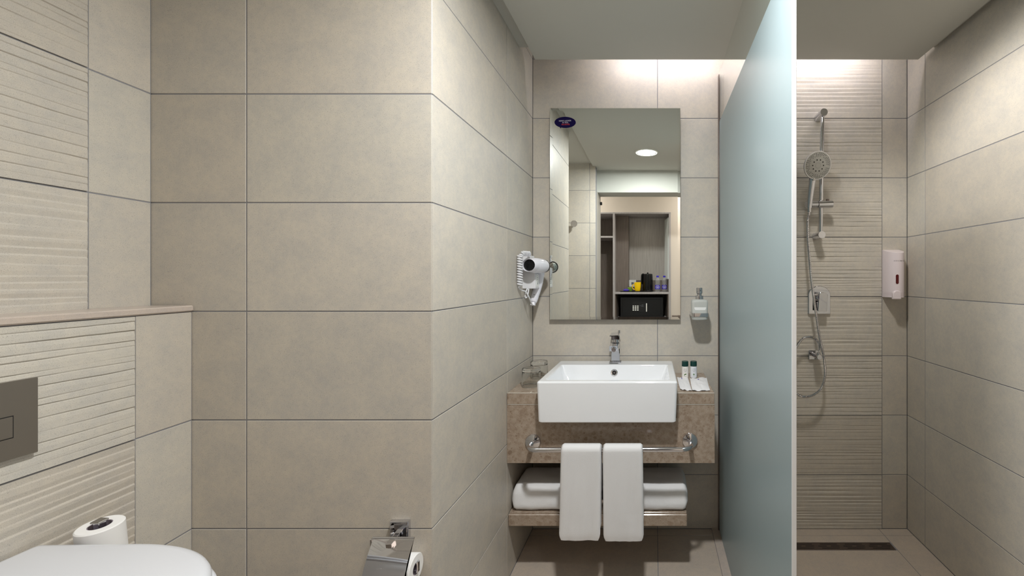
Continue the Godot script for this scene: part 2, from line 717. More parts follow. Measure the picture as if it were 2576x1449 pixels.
# ------------------------------------------------------------------ lamps
func downlight(at: Vector3, energy: float, color: Color, label: String, tilt := 0.0) -> void:
	var t := thing("ceiling_downlight", label, "downlight", at, "")
	ring_lathe([[0.094, 0.0], [0.094, -0.004], [0.086, -0.008], [0.076, -0.004], [0.076, 0.03], [0.094, 0.03]], upright(at), 48)
	obj("trim_ring", M.trim_white, t)
	lathe([[0.075, 0.004], [0.075, -0.002], [0.06, -0.003]], upright(at), 48)
	obj("light_lens", M.lamp_glow, t)
	if tilt != 0.0:
		# out of view: its beam leans sideways to light the right shower wall
		var sp := SpotLight3D.new()
		sp.name = "unseen_beam_light"
		sp.light_energy = energy
		sp.light_color = color
		sp.light_size = 0.05
		sp.spot_angle = 57.0
		sp.spot_angle_attenuation = 0.7
		sp.spot_range = 8.0
		sp.spot_attenuation = 2.0
		sp.shadow_enabled = true
		sp.position = Vector3(0, -0.055, 0)
		sp.basis = Basis(Vector3.BACK, deg_to_rad(tilt)) * Basis(Vector3.RIGHT, -PI / 2)
		t.add_child(sp)
		return
	var l := AreaLight3D.new()
	l.name = "lamp_light"
	l.area_size = Vector2(0.1, 0.1)
	l.light_energy = energy
	l.light_color = color
	l.shadow_enabled = true
	l.area_range = 8.0
	l.area_attenuation = 2.0
	l.position = Vector3(0, -0.006, 0)
	l.rotation_degrees = Vector3(-90, 0, 0)
	t.add_child(l)


func cove_tube(at: Vector3, length: float, energy: float, label: String) -> void:
	var t := thing("cove_lamp", label, "lamp", at, "")
	box(at + Vector3(0, 0.0, 0.022), Vector3(length + 0.03, 0.03, 0.02), 0.003)
	obj("lamp_housing", M.trim_white, t)
	rod(at - Vector3(length / 2, 0, 0), at + Vector3(length / 2, 0, 0), 0.009, 16)
	obj("lamp_tube", M.lamp_glow, t)
	var l := AreaLight3D.new()
	l.name = "tube_light"
	l.area_size = Vector2(length, 0.018)
	l.light_energy = energy
	l.light_color = Color(1.0, 0.965, 1.0)
	l.shadow_enabled = true
	l.area_range = 8.0
	l.area_attenuation = 2.0
	l.position = Vector3(0, 0, -0.012)
	l.rotation_degrees.x = -40
	t.add_child(l)


# ------------------------------------------------------------------ tiled walls
var tile_cache := {}

func tile_mesh(w: float, h: float) -> ArrayMesh:
	var key := "%.4f %.4f" % [w, h]
	if not tile_cache.has(key):
		origin = Vector3.ZERO
		box(Vector3(0, 0, -0.003), Vector3(w, h, 0.006), 0.0007)
		tile_cache[key] = mesh_of(5.0)
	return tile_cache[key]


func ribbed_mesh(kind: String, seed_: int) -> ArrayMesh:
	# a 630 x 300 tile with irregular drawn lines ("lines"), broad soft ripples ("waves") or both ("mixed")
	var key := "%s %d" % [kind, seed_]
	if tile_cache.has(key):
		return tile_cache[key]
	var r := RandomNumberGenerator.new()
	r.seed = seed_
	var n := FastNoiseLite.new()
	n.seed = seed_
	n.frequency = 1.0
	var w := 0.627
	var h := 0.297
	var cols := 20
	var rows := 300
	var lines: Array = []
	var s := r.randf_range(0.008, 0.016)
	while s < h - 0.006:
		var wave := kind == "waves" or kind == "mixed" and s < 0.11
		lines.append([s, r.randf_range(0.0018, 0.0034) if wave else r.randf_range(0.0018, 0.0034), wave])
		s += r.randf_range(0.014, 0.028) if wave else r.randf_range(0.010, 0.027)
	var height := PackedFloat32Array()
	for j in rows + 1:
		for i in cols + 1:
			var x := w * i / cols
			var y := h * j / rows
			var v := 0.0
			for k in lines.size():
				var at: float = lines[k][0] + 0.0035 * n.get_noise_2d(x * 2.2, k * 9.1)
				var gap: float = (lines[k + 1][0] if k + 1 < lines.size() else h) - lines[k][0]
				var amp: float = lines[k][1] * clampf(0.55 + 1.1 * n.get_noise_2d(x * 2.6 + 40.0, k * 5.3), 0.08, 1.2)
				if lines[k][2]:
					var len_ := minf(0.013, gap * 0.7)
					if y <= at and y > at - len_:
						v -= amp * (y - at + len_) / len_
					elif y > at and y < at + 0.003:
						v -= amp * (1.0 - (y - at) / 0.003)
				else:
					var len_ := minf(0.009, gap * 0.7)
					var q := y - at
					if q >= 0.0 and q < 0.0022:
						v -= amp * clampf(q / 0.0008, 0.0, 1.0)
					elif q >= 0.0022 and q < 0.0032:
						v -= amp * lerpf(1.0, 0.5, (q - 0.0022) / 0.001)
					elif q >= 0.0032 and q < 0.0032 + len_:
						v -= amp * 0.5 * (1.0 - (q - 0.0032) / len_)
			var edge := minf(minf(y, h - y) / 0.004, 1.0)
			height.append(maxf(v, -0.0034) * edge)
	var pos := PackedVector3Array()
	var nor := PackedVector3Array()
	var idx := PackedInt32Array()
	var dx := w / cols
	var dy := h / rows
	for j in rows + 1:
		for i in cols + 1:
			pos.append(Vector3(i * dx - w / 2, h / 2 - j * dy, height[j * (cols + 1) + i] + 0.0026))
			var l := height[j * (cols + 1) + maxi(i - 1, 0)]
			var rr := height[j * (cols + 1) + mini(i + 1, cols)]
			var u := height[maxi(j - 1, 0) * (cols + 1) + i]
			var d := height[mini(j + 1, rows) * (cols + 1) + i]
			nor.append(Vector3(-(rr - l) / (2 * dx), -(u - d) / (2 * dy), 1.0).normalized())
	for j in rows:
		for i in cols:
			var a := j * (cols + 1) + i
			var b := a + cols + 1
			idx.append_array(PackedInt32Array([a, a + 1, b + 1, a, b + 1, b]))
	# the four edges
	for e in [[Vector3(-w / 2, h / 2, 0), Vector3(w / 2, h / 2, 0), Vector3.UP], [Vector3(w / 2, h / 2, 0), Vector3(w / 2, -h / 2, 0), Vector3.RIGHT], [Vector3(w / 2, -h / 2, 0), Vector3(-w / 2, -h / 2, 0), Vector3.DOWN], [Vector3(-w / 2, -h / 2, 0), Vector3(-w / 2, h / 2, 0), Vector3.LEFT]]:
		var f := pos.size()
		for p in [e[0], e[1], e[1] - Vector3(0, 0, 0.006), e[0] - Vector3(0, 0, 0.006)]:
			pos.append(p + Vector3(0, 0, 0.0026))
			nor.append(e[2])
		idx.append_array(PackedInt32Array([f, f + 2, f + 1, f, f + 3, f + 2]))
	var arrays := []
	arrays.resize(Mesh.ARRAY_MAX)
	arrays[Mesh.ARRAY_VERTEX] = pos
	arrays[Mesh.ARRAY_NORMAL] = nor
	arrays[Mesh.ARRAY_INDEX] = idx
	var m := ArrayMesh.new()
	m.add_surface_from_arrays(Mesh.PRIMITIVE_TRIANGLES, arrays)
	tile_cache[key] = m
	return m


func tiled_wall(called: String, corner_: Vector3, along: Vector3, length: float, y0: float, y1: float, columns: Array, rows: Array, thick := 0.07, lead := 0.0, trail := 0.0) -> MeshInstance3D:
	# a wall that starts at corner_ and runs along; columns are [from, to, kind], kind "plain" or "ribbed"
	var facing := along.cross(Vector3.UP)
	origin = Vector3.ZERO
	box(Vector3((length + lead - trail) / 2, (y0 + y1) / 2, -0.0011 - thick / 2), Vector3(length - lead - trail, y1 - y0, thick))
	var wall := obj(called, M.grout)
	wall.transform = Transform3D(Basis(along, Vector3.UP, facing), corner_)
	wall.set_meta("kind", "structure")
	var gap := 0.0034
	for c in columns:
		for k in rows.size() - 1:
			var a := maxf(rows[k], y0)
			var b := minf(rows[k + 1], y1)
			if b - a < 0.01:
				continue
			var w: float = c[1] - c[0] - gap
			var h: float = b - a - gap
			var t: MeshInstance3D
			var mat: Material = tile_mats[rng.randi() % tile_mats.size()]
			if c[2] == "ribbed":
				var look: Array = c[3][k] if c.size() > 3 else ["lines", k]
				t = show_mesh("ribbed_tile", ribbed_mesh(look[0], look[1]), mat, wall)
				t.scale = Vector3((w - 0.003) / 0.627, (h - 0.001) / 0.297, 1)
			else:
				t = show_mesh("tile", tile_mesh(w, h), mat, wall)
			t.position = Vector3((c[0] + c[1]) / 2, (a + b) / 2, rng.randf_range(-0.0003, 0.0003))
	return wall


func floor_tile(parent: Node3D, x0: float, x1: float, d0: float, d1: float, mat: Material) -> void:
	var gap := 0.0028
	var key := "floor %.4f %.4f" % [x1 - x0, d1 - d0]
	if not tile_cache.has(key):
		box(Vector3(0, -0.003, 0), Vector3(x1 - x0 - gap, 0.006, d1 - d0 - gap), 0.0007)
		tile_cache[key] = mesh_of(5.0)
	var t := show_mesh("floor_tile", tile_cache[key], mat, parent)
	t.position = V((x0 + x1) / 2, 0.0, (d0 + d1) / 2)


func build_shell() -> void:
	var high := [0.0, 0.2737, 0.5737, 0.8737, 1.1737, 1.4737, 1.7737, 2.0737, 2.3737, 2.5]
	var away := Vector3(0, 0, -1)
	var shower_look := [["waves", 51], ["lines", 12], ["lines", 13], ["waves", 52], ["lines", 14], ["lines", 12], ["mixed", 61], ["waves", 53], ["lines", 13]]
	tiled_wall("wall_back", V(SIDE, 0, BACK), Vector3.RIGHT, RIGHT - SIDE, 0.0, 2.5, [[0.0, 0.631, "plain"], [0.631, 1.136, "plain"], [1.136, 1.766, "ribbed", shower_look], [1.766, RIGHT - SIDE, "plain"]], high)
	tiled_wall("wall_vanity_side", V(SIDE, 0, NOOK), away, BACK - NOOK, 0.0, 2.5, [[0.0, 0.5996, "plain"], [0.5996, BACK - NOOK, "plain"]], high, 0.05, 0.006)
	tiled_wall("wall_nook_back", V(-1.40, 0, NOOK), Vector3.RIGHT, SIDE + 1.40, 0.0, 2.5, [[0.0, 0.2764, "plain"], [0.2764, SIDE + 1.40, "plain"]], high, 0.05, 0.0, 0.0016)
	# the toilet wall and its boxed-out lower half are turned by TURN; local x runs from the camera's side towards the corner
	var dir := Vector3(-sin(TURN), 0, -cos(TURN))
	var run := 0.90
	var upper_corner := V(-1.386, 0, NOOK) - dir * run
	var look_up := [["waves", 52], ["lines", 14], ["waves", 53], ["lines", 13], ["waves", 51], ["lines", 15], ["lines", 12], ["lines", 13], ["lines", 14]]
	tiled_wall("wall_toilet", upper_corner, dir, run, 1.176, 2.5, [[run - 0.1424, run, "plain"], [run - 0.7724, run - 0.1424, "ribbed", look_up], [0.0, run - 0.7724, "plain"]], high)
	var lower_corner := V(-1.2734, 0, NOOK) - dir * run
	tiled_wall("wall_toilet_boxing", lower_corner, dir, run, 0.0, 1.1737, [[run - 0.1413, run, "plain"], [run - 0.7713, run - 0.1413, "ribbed", [["lines", 15], ["lines", 12], ["waves", 53], ["lines", 15]]], [0.0, run - 0.7713, "plain"]], high, 0.10)
	# stone shelf on top of the boxing
	box(Vector3(run / 2, 1.1824, -0.054), Vector3(run, 0.0164, 0.119), 0.003)
	var ledge := struct("trim_1", M.ledge)
	ledge.transform = Transform3D(Basis(dir, Vector3.UP, dir.cross(Vector3.UP)), lower_corner)
	tiled_wall("wall_right", V(RIGHT, 0, BACK), Vector3(0, 0, 1), BACK - FRONT + 0.1, 0.0, 2.5, [[0.0, 0.142, "plain"], [0.142, 0.772, "plain"], [0.772, 1.402, "plain"], [1.402, BACK - FRONT, "plain"]], high)
	tiled_wall("wall_front", V(-0.53, 0, FRONT), Vector3.LEFT, 0.9, 0.0, 2.45, [[0.0, 0.056, "plain"], [0.056, 0.686, "plain"], [0.686, 0.9, "plain"]], high)
	tiled_wall("wall_front_shower", V(RIGHT, 0, FRONT), Vector3.LEFT, RIGHT - 0.55, 0.0, 2.45, [[0.0, 0.142, "plain"], [0.142, RIGHT - 0.55, "plain"]], high)
	# ceiling: plaster over the room, a slightly lower board, and the open slot before the back wall
	span(SIDE, RIGHT, CEIL_Y, 2.5, 0.05, 1.948)
	span(-1.5, SIDE, CEIL_Y, 2.5, 0.05, NOOK)
	span(-1.5, 1.4, 2.5, 2.56, -0.1, 2.25)
	struct("ceiling", M.ceiling)
	span(-0.557, 1.245, PANEL_Y, CEIL_Y, 0.19, 2.006, 0.001)
	struct("ceiling_board", M.ceiling)
	# floor
	span(-1.5, 1.4, -0.10, -0.0014, 0.0, 2.25)
	var fl := struct("floor", M.grout)
	for x in [[-1.41, -0.611], [-0.611, 0.020], [0.020, 0.294]]:
		for d in [[2.10, 2.156], [1.50, 2.10], [0.90, 1.50], [0.34, 0.90]]:
			if x[0] < -1.0 and d[0] > 0.9:
				continue
			floor_tile(fl, x[0], x[1], d[0], minf(d[1], NOOK if x[0] < -1.0 else 9.0), M.floor)
	floor_tile(fl, -1.41, -0.611, 0.90, NOOK, M.floor)
	floor_tile(fl, 0.294, 0.55, 0.34, 1.0, M.floor)
	for p in [[0.345, 1.137, 2.10, 2.156], [1.137, RIGHT, 2.10, 2.156], [1.137, RIGHT, 1.47, 2.10], [1.137, RIGHT, 0.34, 1.47], [0.345, 1.137, 2.045, 2.10], [0.345, 0.45, 1.986, 2.045], [0.345, 1.137, 1.30, 1.986], [0.345, 1.137, 1.0, 1.30], [0.55, 1.137, 0.34, 1.0]]:
		floor_tile(fl, p[0], p[1], p[2], p[3], M.floor)
	# stone strip under the glass
	span(0.294, 0.345, -0.02, 0.004, 1.0, BACK, 0.001)
	struct("trim_2", M.ledge)
	# doorway: lining, lintel, walls beside it
	span(-0.56, -0.53, 0.0, 2.085, -0.03, 0.265, 0.002)
	span(0.55, 0.58, 0.0, 2.085, -0.03, 0.265, 0.002)
	var frame := struct("door_1", M.door_lining)
	span(-0.56, 0.58, 2.085, 2.50, -0.03, 0.19)
	struct("wall_lintel", M.white_wall)
	span(-1.5, -0.56, 0.0, 2.50, -0.03, 0.262)
	span(0.58, 1.4, 0.0, 2.50, -0.03, 0.262)
	struct("wall_beside_door", M.white_wall)
	# rubber stop high on the lining
	rod(V(-0.53, 2.008, 0.02), V(-0.510, 2.008, 0.02), 0.016, 20, 0.003)
	var stop := obj("door_stop", M.black_plastic, frame)
	stop.position = Vector3.ZERO


func build_glass() -> void:
	var t := thing("shower_screen", "tall frosted glass shower screen beside the vanity, clear along its top", "glass panel", V(0.335, 0.004, 1.58))
	span(0.3302, 0.3402, 0.005, 2.05, 1.0185, 2.15)
	var p := obj("frosted_pane", M.frost, t)
	p.set_meta("label", "frosted blue grey glass")
	span(0.3302, 0.3402, 2.0505, 2.2935, 1.0185, 2.15)
	p = obj("clear_pane", M.clear, t)
	p.set_meta("label", "clear strip of glass under the ceiling")
	span(0.3296, 0.3412, 0.005, 2.2935, 1.0165, 1.0185, 0.0008)
	p = obj("polished_edge", M.glass_edge, t)
	p.set_meta("label", "bright white polished edge")
	span(0.3255, 0.3295, 0.005, 2.287, 2.134, 2.1555, 0.0005)
	span(0.3409, 0.3449, 0.005, 2.287, 2.134, 2.1555, 0.0005)
	obj("wall_channel", M.dark_steel, t)


func build_corridor() -> void:
	span(-1.7, 1.4, -0.10, 0.0, -1.3, 0.0)
	struct("floor_corridor", M.brown_wood)
	span(-1.7, 1.4, 2.455, 2.55, -1.3, -0.1)
	struct("ceiling_corridor", M.ceiling)
	span(-1.7, 0.2024, 2.0407, 2.46, -0.82, -0.74)
	span(0.2025, 1.4, 0.0, 2.46, -0.82, -0.74)
	struct("wall_corridor", M.cream_wall)
	span(-1.7, 1.4, 0.0, 2.46, -1.3, -1.2)
	struct("wall_corridor_back", M.cream_wall)
	span(-1.7, -1.62, 0.0, 2.46, -1.2, 0.0)
	struct("wall_corridor_left", M.cream_wall)
	span(1.3, 1.38, 0.0, 2.46, -0.74, 0.0)
	struct("wall_corridor_right", M.cream_wall)
	span(0.215, 1.3, 0.80, 0.835, -0.74, -0.715, 0.002)
	struct("trim_3", M.brown_wood)


# ------------------------------------------------------------------ vanity
func build_vanity() -> void:
	var t := thing("vanity_counter", "brown pebbled marble vanity counter holding the white basin, with a deep front apron", "counter", V(-0.18, 0.4962, 1.96))
	# top: a slab each side of the basin
	span(SIDE + 0.001, -0.4683, 0.7417, 0.788, 1.774, BACK - 0.001, 0.0015)
	obj("countertop", M.stone, t)
	span(0.0963, 0.2537, 0.7417, 0.788, 1.774, BACK - 0.001, 0.0015)
	obj("countertop", M.stone, t)
	# apron, cut away where the basin comes through
	span(SIDE + 0.001, 0.2545, 0.4962, 0.684, 1.776, 1.796)
	obj("apron", M.stone, t)
	span(SIDE + 0.001, -0.4683, 0.684, 0.7395, 1.776, 1.796)
	obj("apron", M.stone, t)
	span(0.0963, 0.2545, 0.684, 0.7395, 1.776, 1.796)
	obj("apron", M.stone, t)
	span(0.2345, 0.2545, 0.4962, 0.7395, 1.797, BACK - 0.001, 0.0012)
	obj("end_panel", M.stone, t)
	span(SIDE + 0.002, 0.2343, 0.4990, 0.512, 1.797, BACK - 0.001)
	obj("underside", M.stone, t)
	# pale lines of sealant along the top edge and the joint
	span(SIDE + 0.003, -0.4683, 0.7395, 0.7417, 1.7745, 1.79)
	obj("sealant_line", M.sealant, t)
	span(0.0963, 0.2535, 0.7395, 0.7417, 1.7745, 1.79)
	obj("sealant_line", M.sealant, t)
	span(SIDE + 0.003, -0.4683, 0.7868, 0.7885, 1.7735, 1.777, 0.0004)
	obj("sealant_line", M.sealant, t)
	span(0.0963, 0.2535, 0.7868, 0.7885, 1.7735, 1.777, 0.0004)
	obj("sealant_line", M.sealant, t)
	span(-0.5145, -0.5120, 0.7870, 0.7885, 1.778, 1.795)
	obj("sealant_line", M.sealant, t)
	t = thing("towel_shelf", "brown marble shelf low on the wall under the vanity carrying folded towels", "shelf", V(-0.235, 0.224, 1.97))
	span(SIDE + 0.001, 0.141, 0.224, 0.274, 1.79, BACK - 0.001, 0.003)
	obj("shelf_slab", M.stone, t)
	span(SIDE + 0.003, 0.139, 0.274, 0.2785, 1.800, BACK - 0.002, 0.001)
	obj("shelf_top", M.stone, t)
	t = thing("towel_rail", "chrome towel rail with two round flanges bolted to the marble apron", "towel rail", V(-0.176, 0.58, 1.774))
	for s in [[-0.501, 0.5855], [0.1515, 0.5905]]:
		var f := V(s[0], s[1], 1.7755)
		lathe([[0.0325, 0.0], [0.0325, 0.003], [0.030, 0.008], [0.018, 0.0125], [0.0105, 0.0135]], axis(f, Vector3(0, 0, 1)), 40)
		obj("flange", M.chrome, t)
	var pts: Array = []
	for k in 13:      # out from the flange and round the bend
		var ang := PI / 2 * k / 12.0
		pts.append(V(-0.501 + 0.040 * (1.0 - cos(ang)), 0.5855 + 0.0015 * k / 12.0, 1.727 - 0.040 * sin(ang)))
	pts.push_front(V(-0.501, 0.5855, 1.768))
	for k in range(1, 10):
		pts.append(V(lerpf(-0.461, 0.1115, k / 10.0), lerpf(0.587, 0.589, k / 10.0), 1.687))
	for k in 13:
		var ang := PI / 2 * k / 12.0
		pts.append(V(0.1115 + 0.040 * sin(ang), 0.589 + 0.0015 * k / 12.0, 1.727 - 0.040 * cos(ang)))
	pts.append(V(0.1515, 0.5905, 1.768))
	tube(pts, 0.0095, 20)
	obj("rail", M.chrome, t)


func build_basin() -> void:
	var x0 := -0.4678
	var x1 := 0.0958
	var d0 := 1.7016
	var d1 := 2.138
	var t := thing("wash_basin", "rectangular white ceramic wash basin set halfway into the marble counter", "basin", V(-0.186, 0.6855, 1.92))
	var rings: Array = []
	var top := 0.853
	rings.append(flat_ring(x0 + 0.020, x1 - 0.020, d0 + 0.018, d1 - 0.012, 0.012, 0.6855, 8))
	rings.append(flat_ring(x0 + 0.010, x1 - 0.010, d0 + 0.008, d1 - 0.006, 0.012, 0.6870, 8))
	rings.append(flat_ring(x0 + 0.0055, x1 - 0.0055, d0 + 0.004, d1 - 0.003, 0.012, 0.6915, 8))
	for k in 6:
		var a := PI / 2 * k / 5.0
		var r := 0.008
		var i := r * (1.0 - cos(a))
		rings.append(flat_ring(x0 + i, x1 - i, d0 + i, d1 - i, 0.012 - i * 0.4, top - r + r * sin(a), 8))
	# inner edge and bowl
	var ix0 := x0 + 0.030
	var ix1 := x1 - 0.030
	var id0 := d0 + 0.034
	var id1 := 2.034
	for k in 5:
		var a := PI / 2 * k / 4.0
		var r := 0.005
		var i := -r * (1.0 - sin(a))
		rings.append(flat_ring(ix0 + i, ix1 - i, id0 + i, id1 - i, 0.012, top - r * (1.0 - cos(a)), 8))
	rings.append(flat_ring(ix0 + 0.006, ix1 - 0.006, id0 + 0.004, id1 - 0.010, 0.016, top - 0.030, 8))
	rings.append(flat_ring(ix0 + 0.022, ix1 - 0.022, id0 + 0.012, id1 - 0.026, 0.026, top - 0.075, 8))
	rings.append(flat_ring(ix0 + 0.040, ix1 - 0.040, id0 + 0.024, id1 - 0.044, 0.045, top - 0.104, 8))
	rings.append(flat_ring(ix0 + 0.075, ix1 - 0.075, id0 + 0.050, id1 - 0.075, 0.05, top - 0.116, 8))
	rings.append(flat_ring(ix0 + 0.20, ix1 - 0.20, id0 + 0.11, id1 - 0.13, 0.02, top - 0.121, 8))
	loft(rings)
	obj("basin_body", M.ceramic, t, 50.0)
	# overflow ring on the sloping back of the bowl
	var n := Vector3(0, 0.28, 1).normalized()
	var c := V(-0.186, 0.818, 2.0215)
	ring_lathe([[0.0165, -0.002], [0.0165, 0.002], [0.014, 0.0038], [0.0105, 0.0032], [0.0095, -0.002]], axis(c, n), 36)
	var o := obj("overflow_ring", M.chrome, t)
	lathe([[0.0096, -0.001], [0.0096, 0.0004]], axis(c, n), 24)
	obj("overflow_hole", M.black_void, o)
	lathe([[0.004, 0.0], [0.004, 0.002]], axis(c, n), 16)
	obj("overflow_screw", M.chrome, o)
	lathe([[0.026, 0.0], [0.026, 0.002], [0.018, 0.004]], upright(V(-0.186, 0.7325, 1.86)), 32)
	obj("drain_plug", M.chrome, t)


func build_faucet() -> void:
	var t := thing("basin_faucet", "square chrome mixer tap with a lever standing on the basin's back ledge", "faucet", V(-0.186, 0.853, 2.095))
	var x := -0.186
	box(V(x, 0.857, 2.095), Vector3(0.057, 0.008, 0.048), 0.002)
	obj("tap_base", M.chrome, t)
	box(V(x, 0.906, 2.100), Vector3(0.042, 0.092, 0.036), 0.003)
	obj("tap_column", M.chrome, t)
	# spout: a square arm reaching over the bowl
	var poly := PackedVector2Array([Vector2(2.118, 0.950), Vector2(2.118, 0.922), Vector2(1.992, 0.925), Vector2(1.988, 0.950)])
	# outline in (depth, height), thickened along x
	var xf := Transform3D(Basis(Vector3(0, 0, -1), Vector3.UP, Vector3.RIGHT), Vector3(x - 0.0205, 0, 0))
	prism(poly, xf, 0.041, 0.002)
	var sp := obj("spout", M.chrome, t)
	var tip := V(x, 0.9325, 1.9895)
	var dir := Vector3(0, -0.55, 1).normalized()
	ring_lathe([[0.0135, -0.004], [0.0135, 0.0016], [0.012, 0.0026], [0.0108, 0.0016], [0.0108, -0.004]], axis(tip, dir), 32)
	obj("aerator_ring", M.chrome, sp)
	lathe([[0.0112, -0.002], [0.0112, 0.0012]], axis(tip, dir), 24)
	obj("aerator", M.dark_steel, sp)
	lathe([[0.0175, 0.0], [0.0175, 0.012], [0.0165, 0.014]], upright(V(x, 0.952, 2.095)), 32)
	obj("collar", M.chrome, t)
	box(V(x, 0.977, 2.098), Vector3(0.041, 0.022, 0.040), 0.002)
	var lv := obj("lever_block", M.chrome, t)
	box(V(x - 0.002, 0.9915, 2.082), Vector3(0.046, 0.006, 0.080), 0.002, Basis(Vector3.RIGHT, 0.05) * Basis(Vector3.FORWARD, -0.05))
	obj("lever", M.chrome, t)
	rod(V(x + 0.0155, 0.990, 2.112), V(x + 0.0155, 1.0085, 2.112), 0.0058, 20, 0.001)
	obj("lift_rod", M.chrome, t)


func build_mirror() -> void:
	var x0 := -0.5165
	var x1 := 0.1335
	var y0 := 1.0605
	var y1 := 2.1135
	var t := thing("wall_mirror", "tall frameless wall mirror with slanted edges above the basin", "mirror", V((x0 + x1) / 2, y0, 2.14))
	var b := 0.013
	var face := 2.125
	var drop := 0.0006
	# silvered face
	var q := PackedVector3Array()
	put(q, V(x0 + b, y0 + b, face), V(x1 - b, y0 + b, face), V(x1 - b, y1 - b, face), V(x0 + b, y1 - b, face))
	var outer := [V(x0, y0, face + drop), V(x1, y0, face + drop), V(x1, y1, face + drop), V(x0, y1, face + drop)]
	var inner := [V(x0 + b, y0 + b, face), V(x1 - b, y0 + b, face), V(x1 - b, y1 - b, face), V(x0 + b, y1 - b, face)]
	for k in 4:
		put(q, outer[k], outer[(k + 1) % 4], inner[(k + 1) % 4], inner[k])
	verts.append_array(q)
	var m := obj("silvered_glass", M.mirror, t, 0.5)
	m.set_meta("label", "mirror glass reflecting the doorway and the wardrobe")
	span(x0 + 0.0004, x1 - 0.0004, y0 + 0.0004, y1 - 0.0004, face + drop + 0.0003, face + 0.007)
	obj("glass_back", M.mirror_edge, t)
	span(x0 + 0.06, x1 - 0.06, y0 + 0.06, y1 - 0.06, face + 0.007, BACK - 0.001)
	obj("mounting_board", M.dark_steel, t)
	# speech-bubble sticker
	var c := V(-0.4402, 2.0425, face - 0.0002)
	var s := thing("mirror_sticker", "dark blue speech bubble sticker with white and red lettering, in the mirror's upper corner", "sticker", c)
	var poly := PackedVector2Array()
	for k in 44:
		var a := TAU * k / 44 + 4.30
		var p := Vector2(0.0530 * cos(a), 0.0275 * sin(a))
		if k == 0:
			poly.append(p)
			continue
		if k == 43:
			poly.append(Vector2(0.0530 * cos(4.17), 0.0275 * sin(4.17)))
			poly.append(Vector2(-0.0205, -0.0320))
			continue
		poly.append(p)
	prism(poly, upright(c), 0.0012, 0.0003)
	obj("bubble", M.navy, s)
	words("lettering", "HERE'S LOOKIN", 0.0062, c + Vector3(-0.0005, 0.0075, 0.0013), M.lettering, s, Vector3(0, 0, 0.03), false, 1.02)
	words("lettering", "AT YOU,", 0.0062, c + Vector3(0.0015, -0.0015, 0.0013), M.lettering, s, Vector3(0, 0, 0.02))
	words("lettering", "ROCKSTAR", 0.0062, c + Vector3(0.0025, -0.0110, 0.0013), M.red_lettering, s, Vector3(0, 0, 0.02))


func build_counter_things() -> void:
	var y := 0.788
	# drinking glasses, upside down
	var at := V(-0.5420, y, 1.893)
	var t := thing("drinking_glass", "clear drinking glass turned upside down, the front one by the basin's corner", "glass", at, "drinking glasses on the counter")
	var prof := [[0.0392, 0.0004], [0.0412, 0.002], [0.0418, 0.012], [0.0400, 0.070], [0.0398, 0.078], [0.0380, 0.0802], [0.0001, 0.0796], [0.0001, 0.0655], [0.030, 0.0655], [0.0372, 0.062], [0.0390, 0.012], [0.0384, 0.002]]
	var rings: Array = []
	for p in prof:
		var ring := PackedVector3Array()
		for i in 48:
			var a := TAU * i / 48
			ring.append(at + Vector3(p[0] * cos(a), p[1], p[0] * sin(a)))
		rings.append(ring)
	loft(rings, false, false, true)
	obj("tumbler", M.tumbler, t)
	copy(t, V(-0.5500, y, 2.052), "clear drinking glass turned upside down, the rear one near the wall")
	# toiletry bottles
	for k in 2:
		var c := V([0.1515, 0.1925][k], y, 2.05)
		var b := thing("toiletry_bottle", ["small cream toiletry bottle with dark green cap, beside the basin", "small cool white toiletry bottle with dark green cap and visible neck, at the counter's end"][k], "bottle", c, "toiletry bottles on the counter")
		lathe([[0.014, 0.0], [0.0162, 0.002], [0.0166, 0.006], [0.0160, 0.052], [0.0150, 0.0555], [0.0120, 0.057], [0.0120, 0.060]], upright(c), 36)
		obj("bottle_body", [M.bottle_cream, M.bottle_white][k], b)
		lathe([[0.0158, 0.0565 + 0.0012 * k], [0.0160, 0.058], [0.0156, 0.0785], [0.0145, 0.0800]], upright(c), 36)
		obj("bottle_cap", M.bottle_green, b)
		# printed lines and the leaf
		var front := c + Vector3(0, 0, 0.0166)
		for q in [[0.0455, 0.017], [0.0385, 0.019], [0.034, 0.010], [0.031, 0.012], [0.011, 0.013], [0.0085, 0.007]]:
			box(front + Vector3(0, q[0], -0.0004), Vector3(q[1] * 0.8, 0.0007, 0.0006))
		obj("print_lines", M.grey_print, b)
		for q in ([[-0.0022, 0.0185, 0.9, 0.010], [0.0018, 0.0200, 0.35, 0.009]] if k == 0 else [[-0.002, 0.019, 0.9, 0.006], [0.002, 0.0205, -0.7, 0.006], [0.0005, 0.0165, 0.1, 0.006], [-0.0015, 0.022, -0.3, 0.005]]):
			prism(disc(q[3], q[3] * 0.42, 14), Transform3D(Basis(Vector3.BACK, q[2]), front + Vector3(q[0], q[1], -0.0010)), 0.0013)
		obj("leaf_print", M.leaf, b)
	# paper sachets: puffed in the middle, sealed flat at their edges
	sachet("white paper sachet with a purple mark, the narrow one next to the basin", [Vector2(0.1125, 2.052), Vector2(0.1640, 2.036), Vector2(0.1620, 1.800), Vector2(0.1150, 1.822)], Vector2(0.36, 0.10), 0.006)
	sachet("white paper sachet with a purple mark, the wide one at the counter's end", [Vector2(0.1735, 2.026), Vector2(0.2540, 2.040), Vector2(0.2390, 1.804), Vector2(0.1640, 1.798)], Vector2(0.48, 0.18), 0.009)


